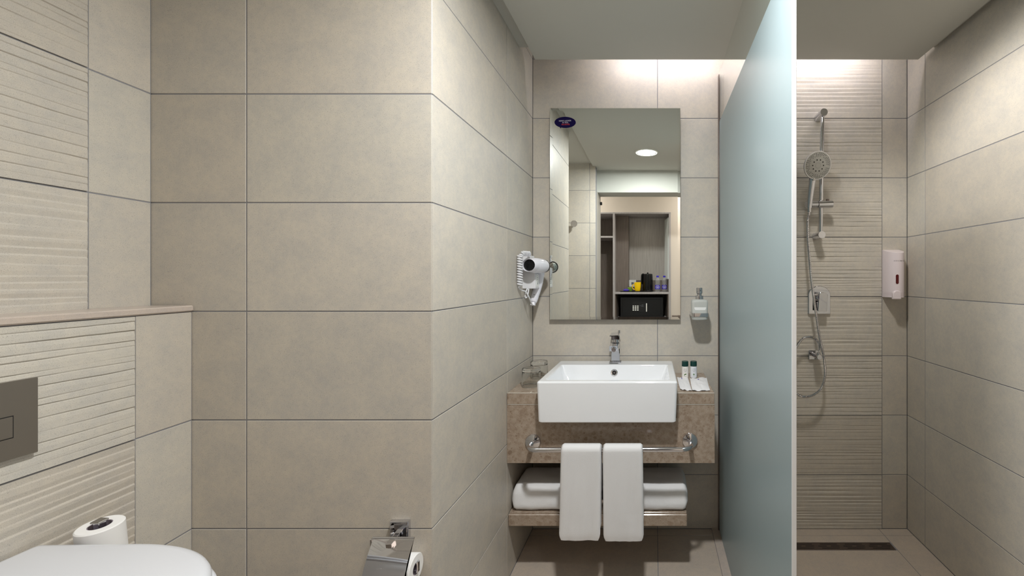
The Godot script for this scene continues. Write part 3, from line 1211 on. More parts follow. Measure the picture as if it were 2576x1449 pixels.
func sachet(label: String, c: Array, mark: Vector2, puff: float) -> void:
	var y := 0.7886
	var mid: Vector2 = (c[0] + c[1] + c[2] + c[3]) / 4.0
	var t := thing("sachet", label, "sachet", V(mid.x, y, mid.y), "paper sachets on the counter")
	var n := 14
	var f := FastNoiseLite.new()
	f.seed = int(puff * 1000.0)
	f.frequency = 3.0
	var top: Array = []
	for j in n + 1:
		var row: Array = []
		for i in n + 1:
			var u := float(i) / n
			var v := float(j) / n
			var p: Vector2 = (c[0] as Vector2).lerp(c[1], u).lerp((c[3] as Vector2).lerp(c[2], u), v)
			var bulge := pow(sin(PI * u) * sin(PI * v), 0.7) * puff * (0.8 + 0.8 * f.get_noise_2d(u, v))
			var curl := 0.006 * pow(absf(v - 0.5) * 2.0, 3.0) * (0.4 + f.get_noise_2d(u * 0.7, v + 5.0))
			row.append(V(p.x, y + 0.0006 + maxf(bulge, 0.0) + maxf(curl, 0.0), p.y))
		top.append(row)
	var q := PackedVector3Array()
	for j in n:
		for i in n:
			put(q, top[j][i], top[j][i + 1], top[j + 1][i + 1], top[j + 1][i])
			var d := Vector3(0, -0.0005, 0)
			var a: Vector3 = top[j][i]
			put(q, top[j + 1][i] + d, top[j + 1][i + 1] + d, top[j][i + 1] + d, a + d)
	# skirt
	for k in n:
		var d := Vector3(0, -0.0005, 0)
		for e in [[top[0][k], top[0][k + 1]], [top[n][k + 1], top[n][k]], [top[k + 1][0], top[k][0]], [top[k][n], top[k + 1][n]]]:
			put(q, e[1], e[0], e[0] + d, e[1] + d)
	emit(q)
	obj("paper_wrapper", M.sachet, t, 60.0)
	var i0 := int(mark.x * n)
	var j0 := int(mark.y * n)
	var a: Vector3 = top[j0][i0]
	var b: Vector3 = top[j0][i0 + 1]
	var e: Vector3 = top[j0 + 2][i0 + 1]
	var g: Vector3 = top[j0 + 2][i0]
	var up := Vector3(0, 0.0006, 0)
	var base := PackedVector3Array([a, b, e, g])
	var lifted := PackedVector3Array([a + up, b + up, e + up, g + up])
	loft([base, lifted])
	var m := obj("purple_mark", M.purple, t)
	m.set_meta("label", "purple printed mark")


# ------------------------------------------------------------------ towels
func draped(x0: float, x1: float, shift0: float, shift1: float, front: float, back: float, label: String, seed_: int) -> void:
	# a hand towel folded lengthwise and hung over the rail
	var top := 0.587
	var rail_d := 1.687
	var r_in := 0.0112
	var thick := 0.0135
	var t := thing("hand_towel", label, "towel", V((x0 + x1) / 2, front, rail_d), "hand towels on the towel rail")
	var f := FastNoiseLite.new()
	f.seed = seed_
	f.frequency = 1.0
	var line: Array = []       # [depth offset, height] of the sheet's middle, front hem to back hem, with its outward direction
	var r := r_in + thick / 2
	var steps := 26
	for k in steps + 1:
		var y := lerpf(front, top, float(k) / steps)
		line.append([-r, y, Vector2(-1, 0)])
	for k in range(1, 12):
		var a := PI - PI * k / 12.0
		line.append([r * cos(a), top + r * sin(a), Vector2(cos(a), sin(a))])
	for k in steps + 1:
		var y := lerpf(top, back, float(k) / steps)
		line.append([r, y, Vector2(1, 0)])
	var cols := 18
	var rings: Array = []
	for i in cols + 1:
		var u := float(i) / cols
		var e := minf(u, 1.0 - u) * (x1 - x0)
		var half := thick / 2
		if e < half:
			half = maxf(half * sqrt(maxf(1.0 - pow(1.0 - e / half, 2.0), 0.0)), 0.0012)
		var a: Array = []
		var b: Array = []
		for k in line.size():
			var l: Array = line[k]
			var y: float = l[1]
			var hang := clampf((top - y) / (top - front), 0.0, 1.0)
			var x := lerpf(x0, x1, u) + lerpf(shift0, shift1, u) * hang
			var hem := 1.0
			var end := y - (front if k < line.size() / 2 else back)
			if absf(end - 0.016) < 0.004:
				hem = 0.80
			if end < 0.006:
				hem = 0.35 + 0.6 * clampf(end / 0.006, 0.0, 1.0)
			var wave := hang * (0.0055 * f.get_noise_2d(x * 9.0, y * 2.5) + 0.003 * f.get_noise_2d(x * 25.0, y * 4.0))
			var side := -1.0 if k < line.size() / 2 else 1.0
			var dd: float = l[0] + wave
			x -= hang * 0.004 * (u - 0.5) * 2.0 * pow(clampf(1.0 - end / 0.03, 0.0, 1.0), 2.0) * 2.0
			var out: Vector2 = l[2] * half * hem
			a.append(V(x, y + out.y, rail_d + dd + out.x - side * 0.0))
			b.append(V(x, y - out.y, rail_d + dd - out.x))
		b.reverse()
		rings.append(PackedVector3Array(a + b))
	loft(rings)
	obj("towel_cloth", M.terry, t, 70.0)


func folded(x0: float, x1: float, label: String, seed_: int) -> void:
	# a bath towel folded into a thick soft pad
	var y0 := 0.2790
	var h := 0.104
	var d0 := 1.792
	var d1 := 2.02
	var t := thing("bath_towel", label, "towel", V((x0 + x1) / 2, y0, (d0 + d1) / 2), "bath towels on the marble shelf")
	var f := FastNoiseLite.new()
	f.seed = seed_
	f.frequency = 1.0
	var outline: Array = []
	for p in rrect(d1 - d0, h, 0.036, 9):
		outline.append(Vector2(p.x + (d0 + d1) / 2, p.y + h / 2))
	# finer along the straight runs
	var fine: Array = []
	for k in outline.size():
		var a: Vector2 = outline[k]
		var b: Vector2 = outline[(k + 1) % outline.size()]
		var n := maxi(1, int(a.distance_to(b) / 0.012))
		for m in n:
			fine.append(a.lerp(b, float(m) / n))
	var rings: Array = []
	var cols := 34
	var mid := Vector2((d0 + d1) / 2, h * 0.48)
	for i in cols + 1:
		var u := float(i) / cols
		var e := minf(u, 1.0 - u) * (x1 - x0)
		var k := 1.0
		if e < 0.024:
			k = 0.42 + 0.58 * sqrt(maxf(1.0 - pow(1.0 - e / 0.024, 2.0), 0.0))
		var ring := PackedVector3Array()
		for p in fine:
			var q: Vector2 = mid + (p - mid) * Vector2(1.0 - (1.0 - k) * 0.25, k)
			var x := lerpf(x0, x1, u)
			# the front slopes back a little and sags
			var hh := clampf(q.y / h, 0.0, 1.0)
			q.x += 0.030 * hh * (1.0 - clampf((q.x - d0) / 0.12, 0.0, 1.0))
			var puff := 0.004 * f.get_noise_3d(x * 7.0, q.y * 16.0, q.x * 12.0)
			q += (q - mid).normalized() * puff
			if p.y < 0.003:
				q.y = maxf(q.y, 0.0)
			ring.append(V(x, y0 + maxf(q.y, 0.0), q.x))
		rings.append(ring)
	loft(rings)
	obj("towel_pad", M.terry, t, 70.0)


func build_towels() -> void:
	draped(-0.3625, -0.2050, -0.0075, -0.0035, 0.241, 0.262, "white hand towel hanging over the towel rail, farther from the glass screen", 4)
	draped(-0.1985, -0.0425, 0.0030, 0.0045, 0.2375, 0.285, "white hand towel hanging over the towel rail, nearer the glass screen", 9)
	folded(-0.604, -0.232, "thick folded white bath towel on the marble shelf, against the side wall", 2)
	folded(-0.212, 0.146, "thick folded white bath towel at the open end of the marble shelf", 6)


# ------------------------------------------------------------------ wall fittings
func build_soap_dispenser() -> void:
	var x := 0.2205
	var d := 2.054
	var t := thing("soap_dispenser", "frosted square soap dispenser with chrome pump on the wall between mirror and glass screen", "soap dispenser", V(x, 1.067, d))
	var rings: Array = []
	for p in [[0.030, 1.0672, 0.016], [0.0345, 1.0685, 0.016], [0.0365, 1.073, 0.015], [0.0375, 1.10, 0.013], [0.0385, 1.150, 0.013], [0.0375, 1.158, 0.013], [0.033, 1.163, 0.014], [0.015, 1.1655, 0.0149]]:
		rings.append(flat_ring(x - p[0], x + p[0], d - p[0], d + p[0], p[2], p[1]))
	loft(rings)
	obj("glass_jar", M.frost_jar, t, 50.0)
	# the soap shows through the frosted glass as a whiter block
	rings = []
	for p in [[0.0332, 1.0915], [0.0345, 1.094], [0.0362, 1.127], [0.0362, 1.1285]]:
		rings.append(flat_ring(x - p[0], x + p[0], d - p[0] - 0.0022, d + p[0], 0.012, p[1]))
	loft(rings)
	obj("soap_fill", M.liquid_soap, t)
	# chrome band and its arm to the wall
	var band: Array = []
	for p in [[0.0395, 1.0835], [0.0395, 1.1005], [0.0378, 1.1005], [0.0378, 1.0835]]:
		band.append(flat_ring(x - p[0], x + p[0], d - p[0], d + p[0], 0.013, p[1]))
	loft(band, false, false, true)
	var h := obj("holder_band", M.chrome, t)
	span(x - 0.040, x - 0.034, 1.0835, 1.1005, d + 0.02, BACK - 0.0005, 0.001)
	span(x - 0.022, x + 0.022, 1.071, 1.113, BACK - 0.010, BACK - 0.0005, 0.002)
	span(x - 0.010, x + 0.010, 1.085, 1.099, d + 0.039, BACK - 0.009, 0.001)
	obj("wall_bracket", M.chrome, h)
	lathe([[0.0185, 1.1650], [0.0190, 1.1655], [0.0190, 1.1815], [0.0180, 1.1825]], upright(V(x, 0, d)), 36)
	obj("pump_collar", M.chrome, t)
	lathe([[0.0115, 1.182], [0.0115, 1.190], [0.0148, 1.194], [0.0148, 1.2195], [0.0138, 1.2205]], upright(V(x, 0, d)), 36)
	var p2 := obj("pump_head", M.chrome, t)
	lathe([[0.0018, 0.0], [0.0018, 0.0022]], axis(V(x + 0.003, 1.2075, d - 0.0138), Vector3(0, 0, 1)), 12)
	obj("nozzle_hole", M.black_void, p2)


func build_hair_dryer() -> void:
	# the holder on the side wall
	var t := thing("dryer_holder", "white plastic wall holder for the hair dryer, screwed to the side wall", "holder", V(SIDE, 1.216, 2.02))
	var poly := PackedVector2Array([Vector2(SIDE, 1.217), Vector2(-0.5525, 1.217), Vector2(-0.549, 1.2205), Vector2(-0.5505, 1.2840)])
	for k in 13:
		var a := deg_to_rad(244.0 - 92.0 * k / 12.0)
		poly.append(Vector2(-0.5370 + 0.0385 * cos(a), 1.3250 + 0.0385 * sin(a)))
	poly.append(Vector2(-0.5740, 1.370))
	poly.append(Vector2(-0.5765, 1.3725))
	poly.append(Vector2(SIDE, 1.3725))
	prism(poly, Transform3D(Basis.IDENTITY, V(0, 0, 2.052)), 0.067, 0.002)
	obj("holder_body", M.white_plastic, t)
	span(-0.5505, -0.5485, 1.226, 1.284, 2.000, 2.038, 0.0008)
	var p := obj("label_plate", M.socket, t)
	for q in [[1.277, 0.006], [1.268, 0.010], [1.260, 0.007], [1.247, 0.005], [1.240, 0.011]]:
		span(-0.5488, -0.5481, q[0] - 0.002, q[0] + 0.002, 2.018 - q[1] / 2, 2.018 + q[1] / 2)
	obj("label_print", M.grey_print, p)
	# the dryer
	t = thing("hair_dryer", "pearl white hair dryer with black nozzle and coiled white cord, hung beside the mirror", "hair dryer", V(-0.54, 1.138, 2.0))
	var a := V(-0.5640, 1.3250, 1.922)
	var b := V(-0.5210, 1.3240, 2.052)
	var ax := axis(a, b - a)
	var l := a.distance_to(b)
	lathe([[0.0312, 0.026], [0.0335, 0.030], [0.0352, 0.050], [0.0352, 0.080], [0.0335, 0.105], [0.0300, 0.124], [0.0285, 0.128]], ax, 48)
	obj("barrel", M.pearl_plastic, t)
	var nx := ax * Transform3D(Basis.from_scale(Vector3(1.24, 1.0, 1.0)), Vector3(-0.001, 0, 0))
	ring_lathe([[0.0262, 0.004], [0.0285, 0.0], [0.0300, 0.003], [0.0322, 0.026], [0.0322, 0.029], [0.0262, 0.029]], nx, 48)
	var nz := obj("nozzle_ring", M.pearl_plastic, t)
	nz.set_meta("label", "white nozzle ring")
	lathe([[0.0265, 0.012], [0.0265, 0.018]], nx, 40)
	obj("nozzle_inside", M.black_void, nz)
	for r in [0.008, 0.014, 0.020]:
		ring_lathe([[r, 0.0105], [r + 0.0012, 0.0105], [r + 0.0012, 0.013], [r, 0.013]], ax, 36)
	for k in 4:
		var dirn := Basis(ax.basis.y, PI / 4 * k) * ax.basis.x
		box(ax * Vector3(0, 0.0115, 0), Vector3(0.05, 0.0012, 0.002), 0.0, Basis(dirn, ax.basis.y.cross(dirn), ax.basis.y))
	obj("nozzle_grille", M.black_plastic, nz)
	# rear intake: a dark ring and a perforated cap
	ring_lathe([[0.0285, 0.126], [0.0305, 0.128], [0.0295, 0.134], [0.0265, 0.134], [0.0265, 0.126]], ax, 48)
	obj("intake_ring", M.black_plastic, t)
	lathe([[0.0268, 0.126], [0.0268, 0.1325], [0.020, 0.1365], [0.0, 0.138]], ax, 40)
	var cap := obj("intake_cap", M.steel, t)
	for r in 4:
		var n: int = [1, 8, 14, 20][r]
		for k in n:
			var th := TAU * k / n
			var rad: float = [0.0, 0.0075, 0.0145, 0.0212][r]
			var hh: float = [0.1381, 0.1377, 0.1366, 0.1349][r]
			lathe([[0.0022, -0.0006], [0.0022, 0.0004]], ax * Transform3D(Basis.IDENTITY, Vector3(rad * cos(th), hh, rad * sin(th))), 8)
	var holes := obj("intake_holes", M.black_void, cap)
	holes.set_meta("kind", "stuff")
	var hp := smooth([V(-0.5420, 1.315, 2.052), V(-0.5480, 1.285, 2.066), V(-0.5560, 1.245, 2.0690), V(-0.5660, 1.205, 2.066), V(-0.5740, 1.172, 2.056), V(-0.5760, 1.153, 2.048), V(-0.5765, 1.1495, 2.046)], 6)
	var radii: Array = []
	for i in hp.size():
		radii.append(lerpf(0.0175, 0.0165, clampf(float(i) / hp.size() * 1.6, 0, 1)) * (1.0 if i < hp.size() - 12 else lerpf(1.0, 0.62, (i - hp.size() + 12) / 12.0)))
	tube(hp, radii, 24, true, 1.12)
	var hd := obj("handle", M.pearl_plastic, t, 60.0)
	lathe([[0.0100, 0.0], [0.0105, -0.006], [0.0125, -0.014], [0.0125, -0.016]], axis(V(-0.5765, 1.1515, 2.046), Vector3(0.1, 1, -0.25)), 24)
	obj("cord_guard", M.pearl_plastic, hd)
	lathe([[0.0032, -0.001], [0.0032, 0.0012]], axis(V(-0.5720, 1.1860, 2.0445), Vector3(0.1, 0, 1)), 14)
	obj("button", M.black_plastic, hd)
	# coiled cord
	var pts: Array = []
	var turns := 11.5
	var steps := int(turns * 18)
	for i in steps + 1:
		var u := float(i) / steps
		var ang := TAU * turns * u
		pts.append(V(-0.5965, lerpf(1.236, 1.366, u), 1.905) + Vector3(cos(ang) * 0.0098, 0, sin(ang) * 0.0098))
	for i in range(1, 7 * 18):
		var u := float(i) / (7 * 18)
		var ang := TAU * turns + TAU * 7.0 * u
		var bend := smoothstep(0.0, 0.35, u)
		var c := V(lerpf(-0.5965, -0.568, u), 1.366 + 0.012 * bend, lerpf(1.905, 1.965, u))
		pts.append(c + Vector3(cos(ang) * 0.0098 * (1.0 - 0.6 * bend), sin(ang) * 0.0085 * bend, sin(ang) * 0.0095))
	tube(pts, 0.0038, 8)
	var cd := obj("coiled_cord", M.white_plastic, t, 60.0)
	tube(smooth([V(-0.5870, 1.236, 1.905), V(-0.602, 1.226, 1.905), V(-0.598, 1.212, 1.93), V(-0.586, 1.204, 1.955), V(-0.576, 1.178, 1.972), V(-0.574, 1.150, 2.005), V(-0.576, 1.140, 2.028), V(-0.577, 1.139, 2.044)], 8), 0.0032, 10)
	tube(smooth([V(-0.582, 1.219, 1.99), V(-0.583, 1.195, 1.982), V(-0.5855, 1.180, 1.975), V(-0.590, 1.176, 1.970), V(-0.592, 1.186, 1.968), V(-0.590, 1.205, 1.975), V(-0.588, 1.2185, 1.99)], 8), 0.0031, 10)
	obj("plain_cord", M.white_plastic, cd, 60.0)


func build_shower() -> void:
	# riser rail
	var t := thing("shower_rail", "upright chrome shower rail on the ribbed tiles with a round mount at each end", "shower rail", V(0.825, 1.46, BACK))
	for s in [[0.8285, 2.0735], [0.8185, 1.4775]]:
		lathe([[0.0185, 0.0], [0.0185, 0.083], [0.0175, 0.0845]], axis(V(s[0], s[1], BACK - 0.0005), Vector3(0, 0, 1)), 36)
		obj("end_mount", M.chrome, t)
	rod(V(0.8285, 2.066, 2.090), V(0.8262, 1.93, 2.090), 0.0085, 24)
	rod(V(0.8262, 2.005, 2.090), V(0.8185, 1.480, 2.090), 0.0102, 24)
	obj("rail_bar", M.chrome, t)
	rod(V(0.803, 1.627, 2.083), V(0.8735, 1.627, 2.083), 0.0180, 32, 0.0012)
	var sl := obj("slider", M.chrome, t)
	rod(V(0.744, 1.627, 2.083), V(0.802, 1.627, 2.083), 0.0165, 32, 0.0015)
	obj("handset_cradle", M.chrome, sl)
	rod(V(0.850, 1.640, 2.083), V(0.850, 1.652, 2.083), 0.0078, 18, 0.001)
	obj("clamp_button", M.dark_steel, sl)
	# hand shower
	t = thing("hand_shower", "chrome hand shower with a round grey spray face, resting in the rail's slider", "hand shower", V(0.752, 1.61, 2.07))
	var n := Vector3(0.10, -0.34, 1.0).normalized()
	var c := V(0.7685, 1.7935, 1.995)
	var ax := axis(c, n)
	lathe([[0.020, -0.034], [0.045, -0.028], [0.062, -0.018], [0.0660, -0.008], [0.0660, -0.001], [0.0645, 0.001], [0.0625, 0.001]], ax, 64)
	obj("head_shell", M.chrome, t)
	lathe([[0.0625, 0.0], [0.0620, 0.0016], [0.038, 0.0018], [0.036, 0.0030], [0.020, 0.0030], [0.0, 0.0026]], ax, 64)
	var face := obj("spray_face", M.satin_face, t)
	face.set_meta("label", "satin grey spray face dotted with nozzles")
	for ring in [[0.056, 42, 0.0021], [0.0495, 36, 0.0021], [0.043, 30, 0.0019]]:
		for k in ring[1]:
			if k % 6 == 5:
				continue
			var th: float = TAU * (k + 0.3 * ring[0] * 100) / ring[1]
			lathe([[ring[2], 0.0008], [ring[2], 0.0028], [ring[2] * 0.6, 0.0034]], ax * Transform3D(Basis.IDENTITY, Vector3(ring[0] * cos(th), 0, ring[0] * sin(th))), 8)
	for k in 24:
		var th := TAU * k / 24
		lathe([[0.0008, 0.002], [0.0008, 0.0034]], ax * Transform3D(Basis.IDENTITY, Vector3(0.0125 * cos(th), 0, 0.0125 * sin(th))), 6)
	var nz := obj("spray_nozzles", M.rubber_grey, face)
	nz.set_meta("kind", "stuff")
	for k in 10:
		var th := TAU * k / 10
		lathe([[0.0030, 0.002], [0.0030, 0.0035]], ax * Transform3D(Basis.IDENTITY, Vector3(0.0262 * cos(th), 0, 0.0262 * sin(th))), 10)
		obj("jet_hole", M.black_void, face)
	box(ax * (Vector3(0.062, 0.0, 0.0)), Vector3(0.016, 0.005, 0.010), 0.002, ax.basis)
	var tab := obj("selector_tab", M.steel, t)
	tab.transform = Transform3D(Basis(n, -1.75), Vector3.ZERO)
	tab.position = (c - origin) - tab.basis * (c - origin)
	var hp := smooth([V(0.7650, 1.785, 2.028), V(0.7625, 1.740, 2.046), V(0.7580, 1.690, 2.052), V(0.7540, 1.645, 2.055), V(0.7505, 1.604, 2.056)], 6)
	var rad: Array = []
	for i in hp.size():
		rad.append(lerpf(0.0180, 0.0120, float(i) / (hp.size() - 1)))
	tube(hp, rad, 24)
	obj("handle", M.chrome, t, 60.0)
	# hose
	t = thing("shower_hose", "ribbed chrome shower hose hanging in a long loop from the hand shower", "hose", V(0.78, 1.2, 2.10))
	var d := 2.085
	var path := [V(0.7505, 1.600, 2.056), V(0.7515, 1.575, 2.062)]
	for q in [[2031.5, 560], [2033.0, 610], [2036.5, 655], [2041.0, 705], [2046.5, 745], [2053.0, 790], [2060.5, 840], [2068.5, 878], [2074.5, 914], [2075.0, 948], [2066.0, 976], [2049.0, 992], [2028.0, 998], [2008.0, 993], [1996.0, 976], [1990.5, 950], [1991.0, 915], [1998.5, 884], [2008.0, 865], [2020.0, 851.5], [2034.0, 847.5], [2049.0, 851.5], [2058.5, 861], [2061.0, 874], [2060.5, 884]]:
		var dd: float = d + (0.012 if path.size() > 15 else 0.0)
		path.append(V((q[0] - 1644.0) * dd / FOCAL, EYE - (q[1] - 701.0) * dd / FOCAL, dd))
	var run := smooth(path, 22)
	# even steps, then a groove every few millimetres
	var even: Array = [run[0]]
	for p in run:
		if even[-1].distance_to(p) >= 0.0019:
			even.append(p)
	var rr: Array = []
	for i in even.size():
		rr.append(0.0068 if i % 2 == 0 else 0.0057)
	tube(even, rr, 12)
	obj("hose_pipe", M.chrome, t, 20.0)
	rod(V(0.7505, 1.606, 2.056), V(0.7512, 1.584, 2.059), 0.0098, 20, 0.001)
	obj("hose_nut", M.chrome, t)
	# outlet elbow
	t = thing("hose_outlet", "small square chrome wall outlet where the shower hose ends", "wall outlet", V(0.815, 0.87, BACK))
	box(V(0.806, 0.8805, BACK - 0.007), Vector3(0.050, 0.046, 0.012), 0.002)
	obj("outlet_plate", M.chrome, t)
	rod(V(0.811, 0.8805, BACK - 0.013), V(0.811, 0.8805, 2.082), 0.0125, 24, 0.001)
	rod(V(0.8105, 0.868, 2.096), V(0.8105, 0.902, 2.096), 0.0095, 20, 0.001)
	obj("elbow", M.chrome, t)
	# mixer plate with its lever
	t = thing("shower_mixer", "chrome shower mixer plate with an arched top and a flat lever", "shower mixer", V(0.832, 1.09, BACK))
	var poly := PackedVector2Array([Vector2(-0.053, -0.071), Vector2(0.053, -0.071), Vector2(0.056, -0.068)])
	for k in 21:
		var a := PI * k / 20.0
		poly.append(Vector2(0.056 * cos(a), 0.024 + 0.047 * sin(a)))
	poly.append(Vector2(-0.056, -0.068))
	prism(poly, upright(V(0.834, 1.157, BACK - 0.0005)), 0.013, 0.003)
	obj("cover_plate", M.chrome, t)
	lathe([[0.024, 0.0], [0.024, 0.034], [0.022, 0.037]], axis(V(0.834, 1.170, BACK - 0.012), Vector3(0, 0, 1)), 36)
	obj("valve_body", M.chrome, t)
	var lev := PackedVector2Array()
	for p in [[-0.024, -0.052], [0.021, -0.052], [0.022, 0.030], [0.015, 0.041], [-0.013, 0.043], [-0.021, 0.034]]:
		lev.append(Vector2(p[0], p[1]))
	prism(lev, Transform3D(Basis(Vector3.RIGHT, 0.10), V(0.836, 1.155, 2.1085)), 0.007, 0.002)
	obj("lever", M.chrome, t)
	# linear drain
	t = thing("floor_drain", "long dark steel slot drain set in the shower floor", "drain", V(0.79, 0.0, 2.015))
	span(0.451, 1.131, -0.004, 0.0005, 1.987, 2.044, 0.0008)
	obj("drain_cover", M.dark_steel, t)
	for row in 3:
		var len_: float = [0.082, 0.041, 0.082][row]
		var step: float = [0.119, 0.060, 0.119][row]
		var off: float = [0.02, 0.012, 0.02][row]
		for k in int(0.66 / step) + 1:
			var x1: float = 1.131 - off - k * step
			if x1 - len_ < 0.455:
				break
			span(x1 - len_, x1, 0.0, 0.0009, [2.0285, 2.0135, 1.9985][row], [2.0325, 2.0175, 2.0025][row])
			obj("drain_slot", M.black_void, t)


func build_gel_dispenser() -> void:
	var x := 1.197
	var t := thing("gel_dispenser", "pale pink wall dispenser with a dark red window, in the shower's corner", "dispenser", V(x, 1.17, BACK))
	var w := 0.085
	var deep := 0.085
	var rings: Array = []
	for lev in [[1.1720, 0.996, 0.0], [1.1735, 1.0, 0.0], [1.182, 1.0, 0.0], [1.1822, 0.985, 0.0], [1.1832, 0.985, 0.0], [1.1834, 1.0, 0.0], [1.188, 1.0, 0.0], [1.1882, 0.985, 0.0], [1.1892, 0.985, 0.0], [1.1894, 1.0, 0.0], [1.194, 1.0, 0.0], [1.1942, 0.985, 0.0], [1.1952, 0.985, 0.0], [1.1954, 1.0, 0.0], [1.388, 1.0, 0.0], [1.390, 0.985, 0.0]]:
		var ring := PackedVector3Array([V(x - w / 2, lev[0], BACK - 0.0005), V(x - w / 2 * lev[1], lev[0], BACK - 0.006)])
		for k in 25:
			var a := PI - PI * k / 24.0
			ring.append(V(x + w / 2 * cos(a) * lev[1], lev[0] , BACK - 0.012 - (deep - 0.012) * pow(sin(a), 0.75) * lev[1]))
		ring.append(V(x + w / 2 * lev[1], lev[0], BACK - 0.006))
		ring.append(V(x + w / 2, lev[0], BACK - 0.0005))
		if lev[0] > 1.38:
			for i in ring.size():
				var back := clampf((ring[i].z + BACK) / deep, 0.0, 1.0)
				ring[i].y += 0.020 * (1.0 - back)
		rings.append(ring)
	loft(rings)
	obj("dispenser_case", M.pink_plastic, t)
	# the lettering follows the curved front, one letter at a time
	var pitch := 0.0035
	var letters := "HAIR & BODY GEL"
	for k in letters.length():
		if letters[k] == " ":
			continue
		var lx := -0.0230 + pitch * k
		var here := front_of(lx, w, deep)
		var slope := (front_of(lx + 0.001, w, deep) - front_of(lx - 0.001, w, deep)) / 0.002
		words("letter", letters[k], 0.0042, V(x + lx, 1.3505, BACK - here - 0.00005), M.black_print, t, Vector3(0, -atan(slope), 0))
	prism(rrect(0.013, 0.046, 0.0063), Transform3D(Basis(Vector3.UP, -0.12), V(x - 0.0115, 1.2612, BACK - deep + 0.0042)), 0.0035, 0.0008)
	obj("level_window", M.soap_window, t)
	poly_button(t, V(x - 0.0125, 1.1865, BACK - deep + 0.0135))
	rod(V(x - 0.026, 1.166, BACK - deep + 0.022), V(x - 0.026, 1.175, BACK - deep + 0.022), 0.0030, 14)
	obj("gel_spout", M.black_plastic, t)


func front_of(lx: float, w: float, deep: float) -> float:
	# how far the dispenser's front stands off the wall, lx from its middle
	var c := clampf(lx / (w / 2), -1.0, 1.0)
	return 0.012 + (deep - 0.012) * pow(sqrt(1.0 - c * c), 0.75)


func poly_button(t: Node3D, at: Vector3) -> void:
	var poly := PackedVector2Array([Vector2(-0.0195, -0.021), Vector2(-0.014, -0.0235), Vector2(0.014, -0.0235), Vector2(0.0195, -0.021)])
	for k in 13:
		var a := PI * k / 12.0
		poly.append(Vector2(0.0195 * cos(a), 0.003 + 0.0175 * sin(a)))
	prism(poly, Transform3D(Basis(Vector3.UP, -0.10), at), 0.016, 0.004)
	obj("push_button", M.pink_plastic, t)


# ------------------------------------------------------------------ toilet and paper
func seat_outline(x0: float, x1: float, half: float, r: float, nose: float) -> PackedVector2Array:
	# D shape: rounded back corners at x0, straight sides, elliptical nose ending at x1
	var out := PackedVector2Array()
	for k in 9:
		var a := PI + PI / 2 * k / 8.0
		out.append(Vector2(x0 + r + r * cos(a), -half + r + r * sin(a)))
	var n := 40
	for k in n + 1:
		var a := -PI / 2 + PI * k / n
		out.append(Vector2(x1 - nose + nose * cos(a), half * sin(a)))
	for k in 9:
		var a := PI / 2 + PI / 2 * k / 8.0
		out.append(Vector2(x0 + r + r * cos(a), half - r + r * sin(a)))
	return out


func slab(outline: PackedVector2Array, levels: Array) -> void:
	# levels: [inset, height]
	var rings: Array = []
	for l in levels:
		var ring := PackedVector3Array()
		var q := inset(outline, l[0]) if l[0] > 0.0 else outline
		if l[0] > 0.03:
			q = PackedVector2Array()
			for p in outline:
				q.append(p.lerp(Vector2(0.25, 0.0), l[0] / 0.19))
		for p in q:
			ring.append(Vector3(p.x, l[1], -p.y))
		rings.append(ring)
	loft(rings)


func build_toilet() -> void:
	# local x leaves the wall, local z runs along it; the whole is turned with the wall
	var y := 0.700
	var t := thing("toilet", "white wall hung toilet with its rounded lid closed", "toilet", Vector3.ZERO)
	var dist := 0.666
	t.position = V(-1.224, 0, dist)
	t.rotation.y = 0.02
	origin = Vector3.ZERO
	var o := seat_outline(-0.006, 0.462, 0.192, 0.018, 0.262)
	slab(o, [[0.010, y + 0.010], [0.003, y + 0.012], [0.0, y + 0.018], [0.0, y + 0.022], [0.003, y + 0.029], [0.009, y + 0.0335], [0.018, y + 0.0355], [0.05, y + 0.0375], [0.09, y + 0.0385]])
	obj("lid", M.seat, t, 60.0)
	var s := seat_outline(-0.004, 0.474, 0.196, 0.018, 0.268)
	slab(s, [[0.008, y - 0.014], [0.001, y - 0.010], [0.0, y - 0.004], [0.002, y + 0.004], [0.009, y + 0.009]])
	obj("seat", M.seat, t, 60.0)
	for k in [-1, 1]:
		rod(Vector3(0.016, y + 0.006, 0.075 * k - 0.02), Vector3(0.016, y + 0.006, 0.075 * k + 0.02), 0.012, 20, 0.002)
		obj("hinge", M.chrome, t)
	var rings: Array = []
	for l in [[0.0, y - 0.016, 0.0], [0.003, y - 0.05, 0.0], [0.008, y - 0.10, 0.02], [0.020, y - 0.18, 0.07], [0.035, y - 0.25, 0.14], [0.045, y - 0.30, 0.22], [0.060, y - 0.325, 0.27]]:
		var q := seat_outline(-0.012, 0.462 - l[2], 0.185 - l[0], 0.02, 0.235 - l[2] * 0.4)
		var ring := PackedVector3Array()
		for p in q:
			ring.append(Vector3(p.x, l[1], -p.y))
		rings.append(ring)
	loft(rings)
	obj("bowl", M.ceramic, t, 60.0)
	# flush plate
	var f := thing("flush_plate", "brushed steel flush plate with two buttons on the ribbed tiles above the toilet", "flush plate", Vector3.ZERO)
	origin = Vector3.ZERO
	dist = 0.727
	f.position = V(-1.2734 + sin(TURN) * (NOOK - dist), 0.993, dist)
	f.rotation.y = TURN
	box(Vector3(0.0075, 0, 0), Vector3(0.013, 0.150, 0.248), 0.0015)
	obj("cover_plate", M.satin, f)
	for k in [-1, 1]:
		box(Vector3(0.0140, -0.012, 0.045 * k), Vector3(0.004, 0.040, 0.082), 0.001)
		var b := obj("flush_button", M.satin, f)
		b.scale = Vector3.ONE
		box(Vector3(0.0138, -0.012, 0.045 * k), Vector3(0.0012, 0.043, 0.085), 0.0)
		obj("button_gap", M.black_void, b)


